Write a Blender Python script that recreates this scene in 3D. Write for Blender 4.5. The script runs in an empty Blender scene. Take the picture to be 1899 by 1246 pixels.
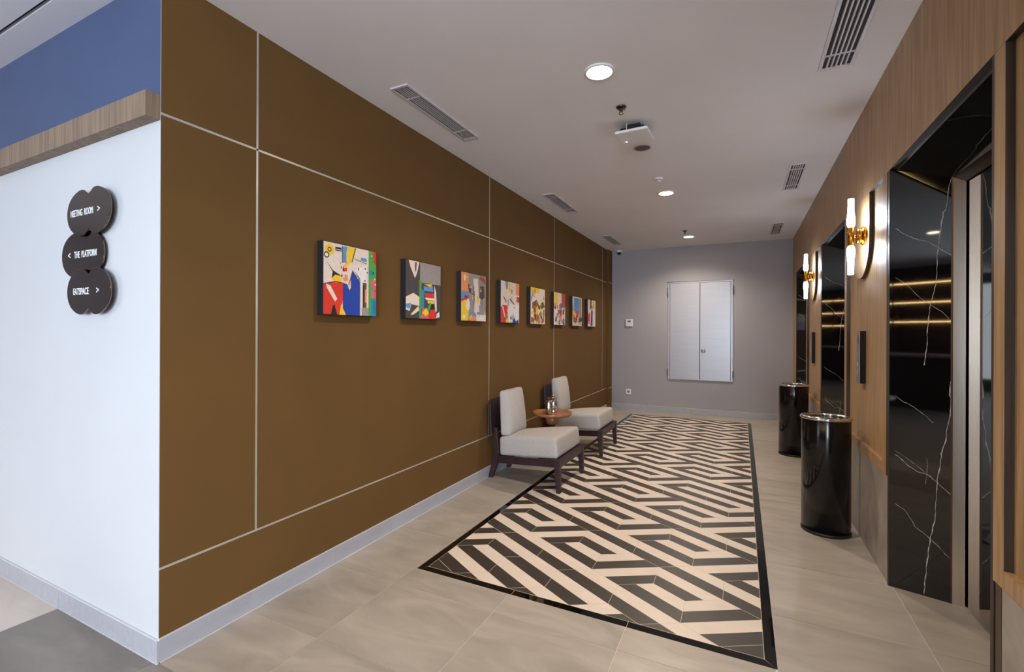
import bpy, bmesh, math, random
from mathutils import Vector, Matrix
random.seed(7)
SC = bpy.context.scene
COL = SC.collection
PI = math.pi

# ------------------------------------------------------------------ camera
cd = bpy.data.cameras.new('camera'); cam = bpy.data.objects.new('camera', cd); COL.objects.link(cam)
yaw, pitch, roll = 0.4588, 0.0003, 0.0039
fw = Vector((-math.sin(yaw)*math.cos(pitch), math.cos(yaw)*math.cos(pitch), math.sin(pitch)))
rt = Vector((math.cos(yaw), math.sin(yaw), 0)); up = rt.cross(fw)
r2 = math.cos(roll)*rt + math.sin(roll)*up; u2 = -math.sin(roll)*rt + math.cos(roll)*up
cam.matrix_world = Matrix(((r2.x, u2.x, -fw.x, 2.159), (r2.y, u2.y, -fw.y, -1.0826), (r2.z, u2.z, -fw.z, 1.37), (0, 0, 0, 1)))
cd.sensor_width = 36; cd.lens = 863.16*36/1899
cd.shift_x = 1.18/1899; cd.shift_y = -6.48/1899
cd.clip_start = 0.05
SC.camera = cam

# ------------------------------------------------------------------ light
SC.view_settings.view_transform = 'Standard'
SC.view_settings.look = 'None'
SC.view_settings.gamma = 1.0
SC.view_settings.use_curve_mapping = False
SC.view_settings.exposure = 0.32
SC.cycles.use_denoising = True
SC.cycles.max_bounces = 12
SC.cycles.diffuse_bounces = 6
SC.cycles.glossy_bounces = 6
SC.cycles.sample_clamp_indirect = 6.0
SC.cycles.caustics_reflective = False
SC.cycles.caustics_refractive = False

w = bpy.data.worlds.new('daylight'); SC.world = w; w.use_nodes = True
bg = w.node_tree.nodes['Background']
bg.inputs[0].default_value = (0.62, 0.76, 1.0, 1); bg.inputs[1].default_value = 1.0

def area(name, loc, rot, sx, sy, power, color):
    l = bpy.data.lights.new(name, 'AREA'); l.shape = 'RECTANGLE'; l.size = sx; l.size_y = sy
    l.energy = power; l.color = color
    o = bpy.data.objects.new(name, l); COL.objects.link(o); o.location = loc; o.rotation_euler = rot
    return o
DAY = (0.74, 0.87, 1.0)
# added area lamps standing for daylight, out of view, placed to brighten the walls
area('window_daylight', (-6.85, -6.3, 1.45), (PI/2, 0, -PI/2), 3.0, 2.3, 165, DAY)
area('window_daylight', (4.2, -7.75, 1.45), (PI/2, 0, 0), 4.0, 2.4, 620, DAY)
area('window_daylight', (6.35, -4.6, 1.45), (PI/2, 0, PI/2), 4.4, 2.3, 160, DAY)
WARM = (1.0, 0.86, 0.70)
SPOT_POWER = 115
LOBBY_POWER = 70

# ------------------------------------------------------------------ helpers
def lin(c):
    out = []
    for v in c:
        v = v/255.0
        out.append(v/12.92 if v <= 0.04045 else ((v+0.055)/1.055)**2.4)
    return out
def newmat(name):
    m = bpy.data.materials.new(name); m.use_nodes = True
    return m, m.node_tree, m.node_tree.nodes['Principled BSDF']
def mat(name, rgb, rough=0.5, metal=0.0, noise=0.0, nscale=8.0, bump=0.0, bscale=200.0, spec=0.5, coat=0.0, stretch=None, vary=0.0, detail=6):
    """plain procedural material: colour with a noise variation and fine relief"""
    m, nt, b = newmat(name)
    c = lin(rgb)
    b.inputs['Roughness'].default_value = rough
    b.inputs['Metallic'].default_value = metal
    b.inputs['Specular IOR Level'].default_value = spec
    b.inputs['Coat Weight'].default_value = coat
    tc = nt.nodes.new('ShaderNodeTexCoord'); mp = nt.nodes.new('ShaderNodeMapping')
    nt.links.new(tc.outputs['Object'], mp.inputs[0])
    if stretch: mp.inputs['Scale'].default_value = stretch
    n = nt.nodes.new('ShaderNodeTexNoise'); n.inputs['Scale'].default_value = nscale; n.inputs['Detail'].default_value = detail
    nt.links.new(mp.outputs[0], n.inputs['Vector'])
    rp = nt.nodes.new('ShaderNodeValToRGB')
    rp.color_ramp.elements[0].position = 0.3; rp.color_ramp.elements[1].position = 0.7
    lo = [max(0, v*(1-noise)) for v in c]; hi = [min(1, v*(1+noise)) for v in c]
    rp.color_ramp.elements[0].color = (*lo, 1); rp.color_ramp.elements[1].color = (*hi, 1)
    nt.links.new(n.outputs['Fac'], rp.inputs[0])
    last = rp.outputs[0]
    if vary:
        oi = nt.nodes.new('ShaderNodeObjectInfo'); mr = nt.nodes.new('ShaderNodeMapRange')
        mr.inputs['To Min'].default_value = 1-vary; mr.inputs['To Max'].default_value = 1+vary
        nt.links.new(oi.outputs['Random'], mr.inputs['Value'])
        mx = nt.nodes.new('ShaderNodeVectorMath'); mx.operation = 'SCALE'
        nt.links.new(last, mx.inputs[0]); nt.links.new(mr.outputs[0], mx.inputs['Scale'])
        last = mx.outputs[0]
    nt.links.new(last, b.inputs['Base Color'])
    if bump:
        n2 = nt.nodes.new('ShaderNodeTexNoise'); n2.inputs['Scale'].default_value = bscale; n2.inputs['Detail'].default_value = 3
        nt.links.new(mp.outputs[0], n2.inputs['Vector'])
        bp = nt.nodes.new('ShaderNodeBump'); bp.inputs['Strength'].default_value = bump; bp.inputs['Distance'].default_value = 0.002
        nt.links.new(n2.outputs['Fac'], bp.inputs['Height']); nt.links.new(bp.outputs[0], b.inputs['Normal'])
    return m
def woodmat(name, dark, light, rough=0.45, scale=1.0, spec=0.4):
    m, nt, b = newmat(name)
    tc = nt.nodes.new('ShaderNodeTexCoord'); mp = nt.nodes.new('ShaderNodeMapping')
    mp.inputs['Scale'].default_value = (14*scale, 14*scale, 0.7*scale)
    nt.links.new(tc.outputs['Object'], mp.inputs[0])
    n = nt.nodes.new('ShaderNodeTexNoise'); n.inputs['Scale'].default_value = 3; n.inputs['Detail'].default_value = 8; n.inputs['Distortion'].default_value = 0.4
    nt.links.new(mp.outputs[0], n.inputs['Vector'])
    mp2 = nt.nodes.new('ShaderNodeMapping'); mp2.inputs['Scale'].default_value = (160*scale, 160*scale, 3*scale)
    nt.links.new(tc.outputs['Object'], mp2.inputs[0])
    n2 = nt.nodes.new('ShaderNodeTexNoise'); n2.inputs['Scale'].default_value = 1; n2.inputs['Detail'].default_value = 4
    nt.links.new(mp2.outputs[0], n2.inputs['Vector'])
    ad = nt.nodes.new('ShaderNodeMath'); ad.operation = 'MULTIPLY_ADD'; ad.inputs[1].default_value = 0.35
    nt.links.new(n2.outputs['Fac'], ad.inputs[0])
    ml = nt.nodes.new('ShaderNodeMath'); ml.operation = 'MULTIPLY'; ml.inputs[1].default_value = 0.65
    nt.links.new(n.outputs['Fac'], ml.inputs[0]); nt.links.new(ml.outputs[0], ad.inputs[2])
    rp = nt.nodes.new('ShaderNodeValToRGB')
    rp.color_ramp.elements[0].position = 0.32; rp.color_ramp.elements[1].position = 0.68
    rp.color_ramp.elements[0].color = (*lin(dark), 1); rp.color_ramp.elements[1].color = (*lin(light), 1)
    nt.links.new(ad.outputs[0], rp.inputs[0]); nt.links.new(rp.outputs[0], b.inputs['Base Color'])
    b.inputs['Roughness'].default_value = rough; b.inputs['Specular IOR Level'].default_value = spec
    bp = nt.nodes.new('ShaderNodeBump'); bp.inputs['Strength'].default_value = 0.15; bp.inputs['Distance'].default_value = 0.001
    nt.links.new(n2.outputs['Fac'], bp.inputs['Height']); nt.links.new(bp.outputs[0], b.inputs['Normal'])
    return m
def emat(name, rgb, strength):
    m = bpy.data.materials.new(name); m.use_nodes = True; nt = m.node_tree
    b = nt.nodes['Principled BSDF']
    b.inputs['Base Color'].default_value = (0.8, 0.8, 0.8, 1)
    b.inputs['Emission Color'].default_value = (*rgb, 1); b.inputs['Emission Strength'].default_value = strength
    return m
def tilemat(name, lo, mid, hi, rough=0.35, vary=0.04, spec=0.5):
    """stone-look porcelain: clouded colour with soft streaks"""
    m, nt, b = newmat(name)
    tc = nt.nodes.new('ShaderNodeTexCoord'); oi = nt.nodes.new('ShaderNodeObjectInfo')
    ve = nt.nodes.new('ShaderNodeVectorMath'); ve.operation = 'SCALE'; ve.inputs['Scale'].default_value = 31.0
    cb = nt.nodes.new('ShaderNodeCombineXYZ')
    for i in range(3): nt.links.new(oi.outputs['Random'], cb.inputs[i])
    nt.links.new(cb.outputs[0], ve.inputs[0])
    ad = nt.nodes.new('ShaderNodeVectorMath'); ad.operation = 'ADD'
    nt.links.new(tc.outputs['Object'], ad.inputs[0]); nt.links.new(ve.outputs[0], ad.inputs[1])
    mp = nt.nodes.new('ShaderNodeMapping'); mp.inputs['Scale'].default_value = (1.6, 4.5, 3); mp.inputs['Rotation'].default_value = (0, 0, 0.35)
    nt.links.new(ad.outputs[0], mp.inputs[0])
    n = nt.nodes.new('ShaderNodeTexNoise'); n.inputs['Scale'].default_value = 1.6; n.inputs['Detail'].default_value = 9; n.inputs['Distortion'].default_value = 0.7
    nt.links.new(mp.outputs[0], n.inputs['Vector'])
    rp = nt.nodes.new('ShaderNodeValToRGB'); e = rp.color_ramp.elements
    e[0].position = 0.28; e[0].color = (*lin(lo), 1); e[1].position = 0.72; e[1].color = (*lin(hi), 1)
    k = e.new(0.5); k.color = (*lin(mid), 1)
    nt.links.new(n.outputs['Fac'], rp.inputs[0])
    mr = nt.nodes.new('ShaderNodeMapRange'); mr.inputs['To Min'].default_value = 1-vary; mr.inputs['To Max'].default_value = 1+vary
    nt.links.new(oi.outputs['Random'], mr.inputs['Value'])
    sc = nt.nodes.new('ShaderNodeVectorMath'); sc.operation = 'SCALE'
    nt.links.new(rp.outputs[0], sc.inputs[0]); nt.links.new(mr.outputs[0], sc.inputs['Scale'])
    nt.links.new(sc.outputs[0], b.inputs['Base Color'])
    b.inputs['Roughness'].default_value = rough; b.inputs['Specular IOR Level'].default_value = spec
    return m

def add_box(bm, x0, x1, y0, y1, z0, z1, mi=0):
    v = [bm.verts.new(p) for p in ((x0,y0,z0),(x1,y0,z0),(x1,y1,z0),(x0,y1,z0),(x0,y0,z1),(x1,y0,z1),(x1,y1,z1),(x0,y1,z1))]
    for f in ((0,3,2,1),(4,5,6,7),(0,1,5,4),(1,2,6,5),(2,3,7,6),(3,0,4,7)):
        fc = bm.faces.new([v[i] for i in f]); fc.material_index = mi
    return v
def add_prism(bm, pts, axis, a0, a1, mi=0):
    """extrude the polygon pts (2D) along an axis between a0 and a1"""
    def P(p, a):
        return {'x': (a, p[0], p[1]), 'y': (p[0], a, p[1]), 'z': (p[0], p[1], a)}[axis]
    lo = [bm.verts.new(P(p, a0)) for p in pts]; hi = [bm.verts.new(P(p, a1)) for p in pts]
    n = len(pts)
    fs = [bm.faces.new(lo[::-1]), bm.faces.new(hi)]
    for i in range(n): fs.append(bm.faces.new([lo[i], lo[(i+1) % n], hi[(i+1) % n], hi[i]]))
    for f in fs: f.material_index = mi
def add_lathe(bm, prof, seg=32, center=(0,0,0), mi=0, axis='z', cap=True):
    """prof: list of (r, h)"""
    rings = []
    for r, h in prof:
        ring = []
        for i in range(seg):
            a = 2*PI*i/seg
            if axis == 'z': p = (center[0]+r*math.cos(a), center[1]+r*math.sin(a), center[2]+h)
            elif axis == 'x': p = (center[0]+h, center[1]+r*math.cos(a), center[2]+r*math.sin(a))
            else: p = (center[0]+r*math.cos(a), center[1]+h, center[2]+r*math.sin(a))
            ring.append(bm.verts.new(p))
        rings.append(ring)
    for a, b in zip(rings, rings[1:]):
        for i in range(seg):
            f = bm.faces.new([a[i], a[(i+1) % seg], b[(i+1) % seg], b[i]]); f.material_index = mi; f.smooth = True
    if cap:
        f = bm.faces.new(rings[0][::-1]); f.material_index = mi
        f = bm.faces.new(rings[-1]); f.material_index = mi
def finish(name, bm, mats, parent=None, origin=(0,0,0), bevel=0.0, seg=2, smooth=False, sub=0, kind=None):
    bmesh.ops.recalc_face_normals(bm, faces=bm.faces)
    if any(origin): bmesh.ops.translate(bm, vec=-Vector(origin), verts=bm.verts)
    me = bpy.data.meshes.new(name); bm.to_mesh(me); bm.free()
    if not isinstance(mats, (list, tuple)): mats = [mats]
    for m in mats: me.materials.append(m)
    o = bpy.data.objects.new(name, me); COL.objects.link(o)
    if parent is not None: o.parent = parent
    if smooth:
        for p in me.polygons: p.use_smooth = True
    if bevel:
        b = o.modifiers.new('bevel', 'BEVEL'); b.width = bevel; b.segments = seg; b.limit_method = 'ANGLE'; b.angle_limit = 0.6
        b.harden_normals = False
    if sub:
        s = o.modifiers.new('sub', 'SUBSURF'); s.levels = sub; s.render_levels = sub
    if kind: o['kind'] = kind
    return o
def boxo(name, dims, m, parent=None, origin=(0,0,0), bevel=0.0, kind=None):
    bm = bmesh.new(); add_box(bm, *dims)
    return finish(name, bm, m, parent, origin, bevel, kind=kind)
def empty(name, loc=(0,0,0), kind=None):
    o = bpy.data.objects.new(name, None); COL.objects.link(o); o.location = loc; o.empty_display_size = 0.1
    if kind: o['kind'] = kind
    return o
def tag(o, label, cat, group=None):
    o['label'] = label; o['category'] = cat
    if group: o['group'] = group
    return o
def copy_tree(o, parent=None):
    c = o.copy(); COL.objects.link(c); c.parent = parent
    for ch in list(o.children): copy_tree(ch, c)
    return c

# ------------------------------------------------------------------ materials
M = {}
M['brown'] = mat('brown_paint', (101, 73, 37), 0.75, noise=0.05, nscale=3, bump=0.25, bscale=260, spec=0.25)
M['silver_strip'] = mat('aluminium_strip', (205, 203, 198), 0.35, 0.6, noise=0.05)
M['white'] = mat('white_paint', (198, 200, 205), 0.7, noise=0.015, nscale=2, bump=0.1, bscale=200, spec=0.3)
M['blue'] = mat('blue_paint', (70, 83, 117), 0.6, noise=0.04, nscale=3, bump=0.15, bscale=260, spec=0.3)
M['ceiling'] = mat('ceiling_paint', (238, 236, 240), 0.75, noise=0.02, nscale=2, spec=0.2)
M['grey_wall'] = mat('grey_wall_paint', (162, 159, 164), 0.7, noise=0.02, nscale=2, bump=0.1, bscale=240, spec=0.25)
M['dark_gap'] = mat('shadow_gap', (22, 20, 20), 0.9)
M['skirt'] = mat('skirting_tile', (166, 166, 174), 0.4, noise=0.06, nscale=5, stretch=(6, 1, 6), vary=0.03)
M['grout'] = mat('floor_grout', (214, 205, 192), 0.8, noise=0.05, nscale=30)
M['tile'] = tilemat('beige_floor_tile', (154, 145, 134), (168, 158, 147), (182, 172, 160), 0.38)
M['tile_pale'] = tilemat('pale_floor_tile', (196, 186, 176), (205, 195, 186), (214, 205, 196), 0.35)
M['tile_dark'] = tilemat('grey_floor_tile', (112, 106, 101), (126, 119, 113), (140, 133, 126), 0.35)
M['stone_base'] = tilemat('wall_base_tile', (136, 126, 116), (150, 140, 130), (166, 156, 146), 0.4)
M['cream_tile'] = mat('cream_tile', (222, 206, 192), 0.4, noise=0.05, nscale=6, vary=0.02)
M['black_tile'] = mat('charcoal_tile', (58, 51, 45), 0.4, noise=0.12, nscale=8)
M['rug_grout'] = mat('cream_grout', (205, 190, 168), 0.8, noise=0.05, nscale=30)
M['wood'] = woodmat('walnut_veneer', (134, 104, 70), (186, 150, 108), 0.42)
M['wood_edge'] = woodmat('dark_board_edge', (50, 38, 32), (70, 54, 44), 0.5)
M['wood_beam'] = woodmat('oak_laminate', (104, 84, 68), (150, 128, 108), 0.55)
M['bronze'] = mat('bronze_trim', (92, 78, 66), 0.3, 0.95)
M['dark_bronze'] = mat('dark_bronze_header', (62, 50, 42), 0.35, 0.9)
M['steel'] = mat('brushed_steel', (226, 217, 206), 0.28, 1.0, noise=0.04, nscale=2, stretch=(1, 200, 1))
M['mirror_steel'] = mat('mirror_steel', (196, 188, 180), 0.04, 1.0)
M['steel_trim'] = mat('grey_metal_trim', (150, 146, 146), 0.35, 0.8)
M['brass'] = mat('polished_brass', (214, 150, 52), 0.18, 1.0)
M['chrome'] = mat('chrome', (214, 210, 206), 0.12, 1.0)
M['hammered'] = mat('hammered_silver', (205, 208, 214), 0.15, 1.0, bump=1.0, bscale=90)
M['black_gloss'] = mat('black_enamel', (9, 8, 11), 0.14, 0.0, spec=0.45)
M['black_matt'] = mat('black_plastic', (20, 20, 22), 0.5)
M['fabric'] = mat('grey_fabric', (178, 172, 168), 0.95, noise=0.10, nscale=160, bump=0.5, bscale=500, spec=0.1, detail=2)
M['dark_wood'] = woodmat('dark_stained_wood', (36, 23, 28), (60, 38, 44), 0.38, 2.0)
M['table_wood'] = woodmat('teak_wood', (132, 80, 48), (176, 116, 78), 0.3, 1.5)
M['white_plastic'] = mat('white_plastic', (232, 230, 232), 0.4)
M['grey_plastic'] = mat('grey_plastic', (116, 116, 116), 0.5)
M['vent_frame'] = mat('vent_metal', (206, 202, 208), 0.5, 0.1)
M['vent_dark'] = mat('vent_duct', (30, 26, 32), 0.8)
M['door_metal'] = mat('silver_painted_steel', (170, 170, 177), 0.33, 0.45, noise=0.03, nscale=2, stretch=(1, 1, 20))
M['sign'] = mat('smoked_mirror_acrylic', (122, 108, 102), 0.04, 1.0)
M['letter'] = mat('white_lettering', (235, 235, 235), 0.5)
M['canvas_side'] = mat('black_canvas_edge', (24, 22, 28), 0.6)

# polished black marble with sparse white veins
def marble(name):
    m, nt, b = newmat(name)
    tc = nt.nodes.new('ShaderNodeTexCoord')
    n = nt.nodes.new('ShaderNodeTexNoise'); n.inputs['Scale'].default_value = 1.4; n.inputs['Detail'].default_value = 5; n.inputs['Distortion'].default_value = 1.2
    nt.links.new(tc.outputs['Object'], n.inputs['Vector'])
    s = nt.nodes.new('ShaderNodeMath'); s.operation = 'SUBTRACT'; s.inputs[1].default_value = 0.5
    nt.links.new(n.outputs['Fac'], s.inputs[0])
    a = nt.nodes.new('ShaderNodeMath'); a.operation = 'ABSOLUTE'; nt.links.new(s.outputs[0], a.inputs[0])
    rp = nt.nodes.new('ShaderNodeValToRGB'); e = rp.color_ramp.elements
    e[0].position = 0.0; e[0].color = (0.006, 0.0055, 0.0055, 1); e[1].position = 0.003; e[1].color = (*lin((7, 6, 6)), 1)
    nt.links.new(a.outputs[0], rp.inputs[0]); nt.links.new(rp.outputs[0], b.inputs['Base Color'])
    b.inputs['Roughness'].default_value = 0.03; b.inputs['Specular IOR Level'].default_value = 0.62
    return m
M['marble'] = marble('black_marble')
M['vein'] = mat('white_marble_vein', (205, 200, 196), 0.3, noise=0.3, nscale=60)

# ------------------------------------------------------------------ dimensions
H = 2.857; L = 7.362; XR = 2.882
RX0, RX1, RY0, RY1 = 0.475, 2.297, 1.103, 6.897      # patterned floor inset, outer
IX0, IX1, IY0, IY1 = 0.521, 2.251, 1.149, 6.851      # inner

# ------------------------------------------------------------------ floor
floor = boxo('floor', (-7.0, 6.5, -8.0, 7.6, -0.12, -0.0015), M['grout'], kind='structure')
def cut(rects, hole):
    out = []
    hx0, hx1, hy0, hy1 = hole
    for (x0, x1, y0, y1) in rects:
        if x1 <= hx0 or x0 >= hx1 or y1 <= hy0 or y0 >= hy1: out.append((x0, x1, y0, y1)); continue
        if x0 < hx0: out.append((x0, hx0, y0, y1))
        if x1 > hx1: out.append((hx1, x1, y0, y1))
        a, b = max(x0, hx0), min(x1, hx1)
        if y0 < hy0: out.append((a, b, y0, hy0))
        if y1 > hy1: out.append((a, b, hy1, y1))
    return out
def tile(x0, x1, y0, y1, m, holes=(), g=0.0014):
    rects = [(x0+g, x1-g, y0+g, y1-g)]
    for h in holes: rects = cut(rects, h)
    rects = [r for r in rects if r[1]-r[0] > 0.01 and r[3]-r[2] > 0.01]
    if not rects: return
    bm = bmesh.new()
    for r in rects: add_box(bm, r[0], r[1], r[2], r[3], -0.010, 0.0)
    ox, oy = (x0+x1)/2, (y0+y1)/2
    o = finish('floor_tile', bm, m, floor, (ox, oy, 0)); o.location = (ox, oy, 0)
rug = (RX0-0.0011, RX1+0.0011, RY0-0.0011, RY1+0.0011)
xs = [0.0, 0.46, 1.07, 1.68, 2.29, 2.90, 3.18]
ys = [0.0, 0.40, 0.925, 1.52, 2.11, 2.71, 3.31, 3.91, 4.51, 5.11, 5.71, 6.31, 6.91, L]
for i in range(len(xs)-1):
    for j in range(len(ys)-1):
        tile(xs[i], xs[i+1], ys[j], ys[j+1], M['tile'], (rug,))
for x0, x1 in ((-1.7, -0.86), (-0.86, -0.02), (-0.02, 0.82), (0.82, 1.66), (1.66, 2.5), (2.5, 3.34)):
    for y0, y1 in ((-0.6, 0.0), (-1.2, -0.6)):
        if x1 < -0.5: m = M['tile_pale']
        elif y0 == -0.6: m = M['tile_dark']
        else: m = M['tile'] if x0 > -0.5 else M['tile_dark']
        tile(x0, x1, y0, y1, m)
for x0 in [-6.9+0.84*k for k in range(6)]:
    tile(x0+0.16, x0+1.0, -0.6, 0.0, M['tile_pale']); tile(x0+0.16, x0+1.0, -1.2, -0.6, M['tile_pale'])
bm = bmesh.new(); add_box(bm, -7, 6.5, -8, -1.201, -0.0016, 0.0)
finish('floor', bm, M['tile_dark'], kind='structure')

# patterned inset of hexagonal tiles, each striped along one diagonal
inset = empty('floor', (0, 0, 0), 'structure')
boxo('grout_bed', (IX0-0.004, IX1+0.004, IY0-0.004, IY1+0.004, -0.0014, -0.0006), M['rug_grout'], inset)
P, Q = 0.173, 0.1
def clip(poly, a, b, c):
    """keep the side a*x+b*y <= c"""
    out = []
    for i in range(len(poly)):
        p, q = poly[i], poly[(i+1) % len(poly)]
        dp, dq = a*p[0]+b*p[1]-c, a*q[0]+b*q[1]-c
        if dp <= 1e-9: out.append(p)
        if (dp < -1e-9 and dq > 1e-9) or (dp > 1e-9 and dq < -1e-9):
            t = dp/(dp-dq); out.append((p[0]+t*(q[0]-p[0]), p[1]+t*(q[1]-p[1])))
    return out
def poly_area(p):
    return abs(sum(p[i][0]*p[(i+1) % len(p)][1]-p[(i+1) % len(p)][0]*p[i][1] for i in range(len(p))))/2
G = 0.0013
for row in range(-1, 20):
    cy = 1.349+0.3*row
    for k in range(-8, 5):
        if (k + row) % 2: continue                 # hexagon centres: every second column, offset by row
        cx = 1.732+P*k + (0)
        # row 0 has centres at 1.732 (k=0); odd rows at k odd
        s = Q*2 - G*1.15
        hexa = [(cx+s*math.sin(PI/3*i), cy+s*math.cos(PI/3*i)) for i in range(6)]
        for a, b, c in ((1, 0, IX1-G), (-1, 0, -IX0-G), (0, 1, IY1-G), (0, -1, -IY0-G)): hexa = clip(hexa, a, b, c) if hexa else hexa
        if len(hexa) < 3 or poly_area(hexa) < 2e-5: continue
        # mirrored tiles: period of three along a row
        idx = (k-2) if row % 2 == 0 else (k+1)
        mirrored = (idx % 6 == 0)
        if (row, k) in ((0, -4), (6, 2)): mirrored = False
        if (row, k) == (5, 3): mirrored = True
        sg = -1 if mirrored else 1
        t30 = 0.1/0.173
        bm = bmesh.new()
        for q in range(4):
            lo, hi = -0.2+0.1*q, -0.1+0.1*q
            # offset d = (y-cy) + sg*t30*(x-cx) between lo and hi
            pc = clip(hexa, -sg*t30, -1, -lo-sg*t30*cx-cy)
            if len(pc) >= 3: pc = clip(pc, sg*t30, 1, hi+sg*t30*cx+cy)
            if len(pc) < 3 or poly_area(pc) < 1e-6: continue
            black = q in (0, 2)
            edge = row == -1 and (k >= 3 or k <= -7)
            if edge: black = True
            f = bm.faces.new([bm.verts.new((x, y, 0.0)) for x, y in pc]); f.material_index = 1 if black else 0
        lo_v = [bm.verts.new((x, y, -0.0009)) for x, y in hexa]; hi_v = [bm.verts.new((x, y, 0.0)) for x, y in hexa]
        for i in range(len(hexa)):
            j = (i+1) % len(hexa)
            f = bm.faces.new([lo_v[i], lo_v[j], hi_v[j], hi_v[i]]); f.material_index = 0
        for f in bm.faces:
            f.normal_update()
            if abs(f.normal.z) > 0.5 and f.normal.z < 0: f.normal_flip()
        me = bpy.data.meshes.new('hexagon_tile'); bm.to_mesh(me); bm.free()
        me.materials.append(M['cream_tile']); me.materials.append(M['black_tile'])
        o = bpy.data.objects.new('hexagon_tile', me); COL.objects.link(o); o.parent = inset
# black marble border strips
def border(poly):
    c = (sum(p[0] for p in poly)/len(poly), sum(p[1] for p in poly)/len(poly))
    bm = bmesh.new(); add_prism(bm, poly, 'z', -0.0012, 0.0)
    finish('border_tile', bm, M['marble'], inset)
g = 0.0012
def brk(a, b, first, step):
    out = [a]; v = first
    while v < b-0.1: out.append(v); v += step
    return out+[b]
yb = brk(IY0, IY1, 2.28, 0.6); 
for i in range(len(yb)-1):
    a, b = yb[i]+g, yb[i+1]-g
    ea = RY0 if i == 0 else a; eb = RY1 if i == len(yb)-2 else b
    a2 = IY0 if i == 0 else a; b2 = IY1 if i == len(yb)-2 else b
    border([(RX0, ea+g), (IX0-g, a2+g), (IX0-g, b2-g), (RX0, eb-g)])
    border([(IX1+g, a2+g), (RX1, ea+g), (RX1, eb-g), (IX1+g, b2-g)])
xb = brk(IX0, IX1, 1.083, 0.6)
for i in range(len(xb)-1):
    a, b = xb[i]+g, xb[i+1]-g
    ea = RX0+g if i == 0 else a; eb = RX1-g if i == len(xb)-2 else b
    a2 = IX0+g if i == 0 else a; b2 = IX1-g if i == len(xb)-2 else b
    border([(ea, RY0), (eb, RY0), (b2, IY0-g), (a2, IY0-g)])
    border([(a2, IY1+g), (b2, IY1+g), (eb, RY1), (ea, RY1)])

# ------------------------------------------------------------------ ceiling
ceil = boxo('ceiling', (-0.3, 3.4, -0.122, 7.6, H, H+0.12), M['ceiling'], kind='structure')
boxo('ceiling', (-7.0, -0.3, -0.122, 0.02, H, H+0.12), M['ceiling'], kind='structure')
boxo('ceiling', (-7.0, 6.5, -8.0, -0.140, H, H+0.12), M['ceiling'], kind='structure')
boxo('trim_1', (-7.0, 3.4, -0.142, -0.120, H+0.02, H+0.1), M['dark_gap'], kind='structure')

# ------------------------------------------------------------------ left wall: brown panels between metal strips
YG = [0.43, 2.808, 4.518, 6.846]; ZG = [0.384, 2.273]; s = 0.005
wl = boxo('wall_left', (-0.15, -0.009, 0.002, L+0.1, -0.1, H+0.02), M['brown'], kind='structure')
cols = [(0.002, YG[0])]+[(YG[i], YG[i+1]) for i in range(3)]+[(YG[3], 7.13)]
boxo('wall_panel', (-0.0085, 0.0, 0.002, 7.13, 0.0, ZG[0]-s), M['brown'], wl)
for i, (a, b) in enumerate(cols):
    ya = a+(s if i else 0); yb_ = b-(s if i < 4 else 0)
    boxo('wall_panel', (-0.0085, 0.0, ya, yb_, ZG[0]+s, ZG[1]-s), M['brown'], wl)
    boxo('wall_panel', (-0.0085, 0.0, ya, yb_, ZG[1]+s, H), M['brown'], wl)
for y in YG:
    boxo('metal_strip', (-0.0085, 0.0008, y-s, y+s, ZG[0]+s, H-0.001), M['silver_strip'], wl)
for z in ZG:
    boxo('metal_strip', (-0.0085, 0.0008, 0.002, 7.13, z-s, z+s), M['silver_strip'], wl)
# pilaster at the far end
pl = boxo('wall_left', (-0.009, 0.04, 7.13, L+0.05, 0.0, H), M['brown'], kind='structure')
for z in ZG: boxo('metal_strip', (0.0395, 0.0408, 7.1292, L, z-s, z+s), M['silver_strip'], pl)
bl = empty('baseboard_left', (0, 0, 0), 'structure')
yt = [-0.001, 0.40, 0.925, 1.42, 2.02, 2.62, 3.22, 3.82, 4.42, 5.02, 5.62, 6.22, 6.82, 7.13]
for a, b in zip(yt, yt[1:]):
    o = boxo('skirting_tile', (0.0, 0.009, a+0.0012, b-0.0012, 0.001, 0.094), M['skirt'], bl, (0, (a+b)/2, 0)); o.location = (0, (a+b)/2, 0)
boxo('grout_line', (0.0, 0.0075, -0.001, 7.13, 0.0, 0.097), M['white'], bl)
boxo('sealant_line', (0.0, 0.0125, -0.004, 7.13, 0.0, 0.0025), M['white'], bl)

# ------------------------------------------------------------------ white and blue wall round the corner
wf = boxo('wall_front', (-7.0, -0.0005, 0.0, 0.16, -0.1, H+0.02), M['white'], kind='structure')
boxo('painted_panel', (-7.0, -0.0005, -0.0006, 0.0, 2.30, H), M['blue'], wf)
beam = boxo('trim_2', (-7.0, 0.0, -0.054, -0.0008, 2.245, 2.348), M['wood_beam'], kind='structure')
bf = empty('baseboard_front', (0, 0, 0), 'structure')
xt = [-0.001, -0.86, -1.72, -2.58, -3.44, -4.3, -5.2, -6.1, -7.0]
for a, b in zip(xt, xt[1:]):
    ax = a if a < -0.01 else 0.009
    o = boxo('skirting_tile', (b+0.0012, ax-0.0012, -0.009, 0.0, 0.001, 0.090), M['skirt'], bf, ((a+b)/2, 0, 0)); o.location = ((a+b)/2, 0, 0)
boxo('grout_line', (-7.0, 0.0, -0.0078, 0.0, 0.0, 0.096), M['white'], bf)
boxo('sealant_line', (-7.0, 0.0125, -0.0125, 0.0, 0.0, 0.0025), M['white'], bf)

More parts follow.
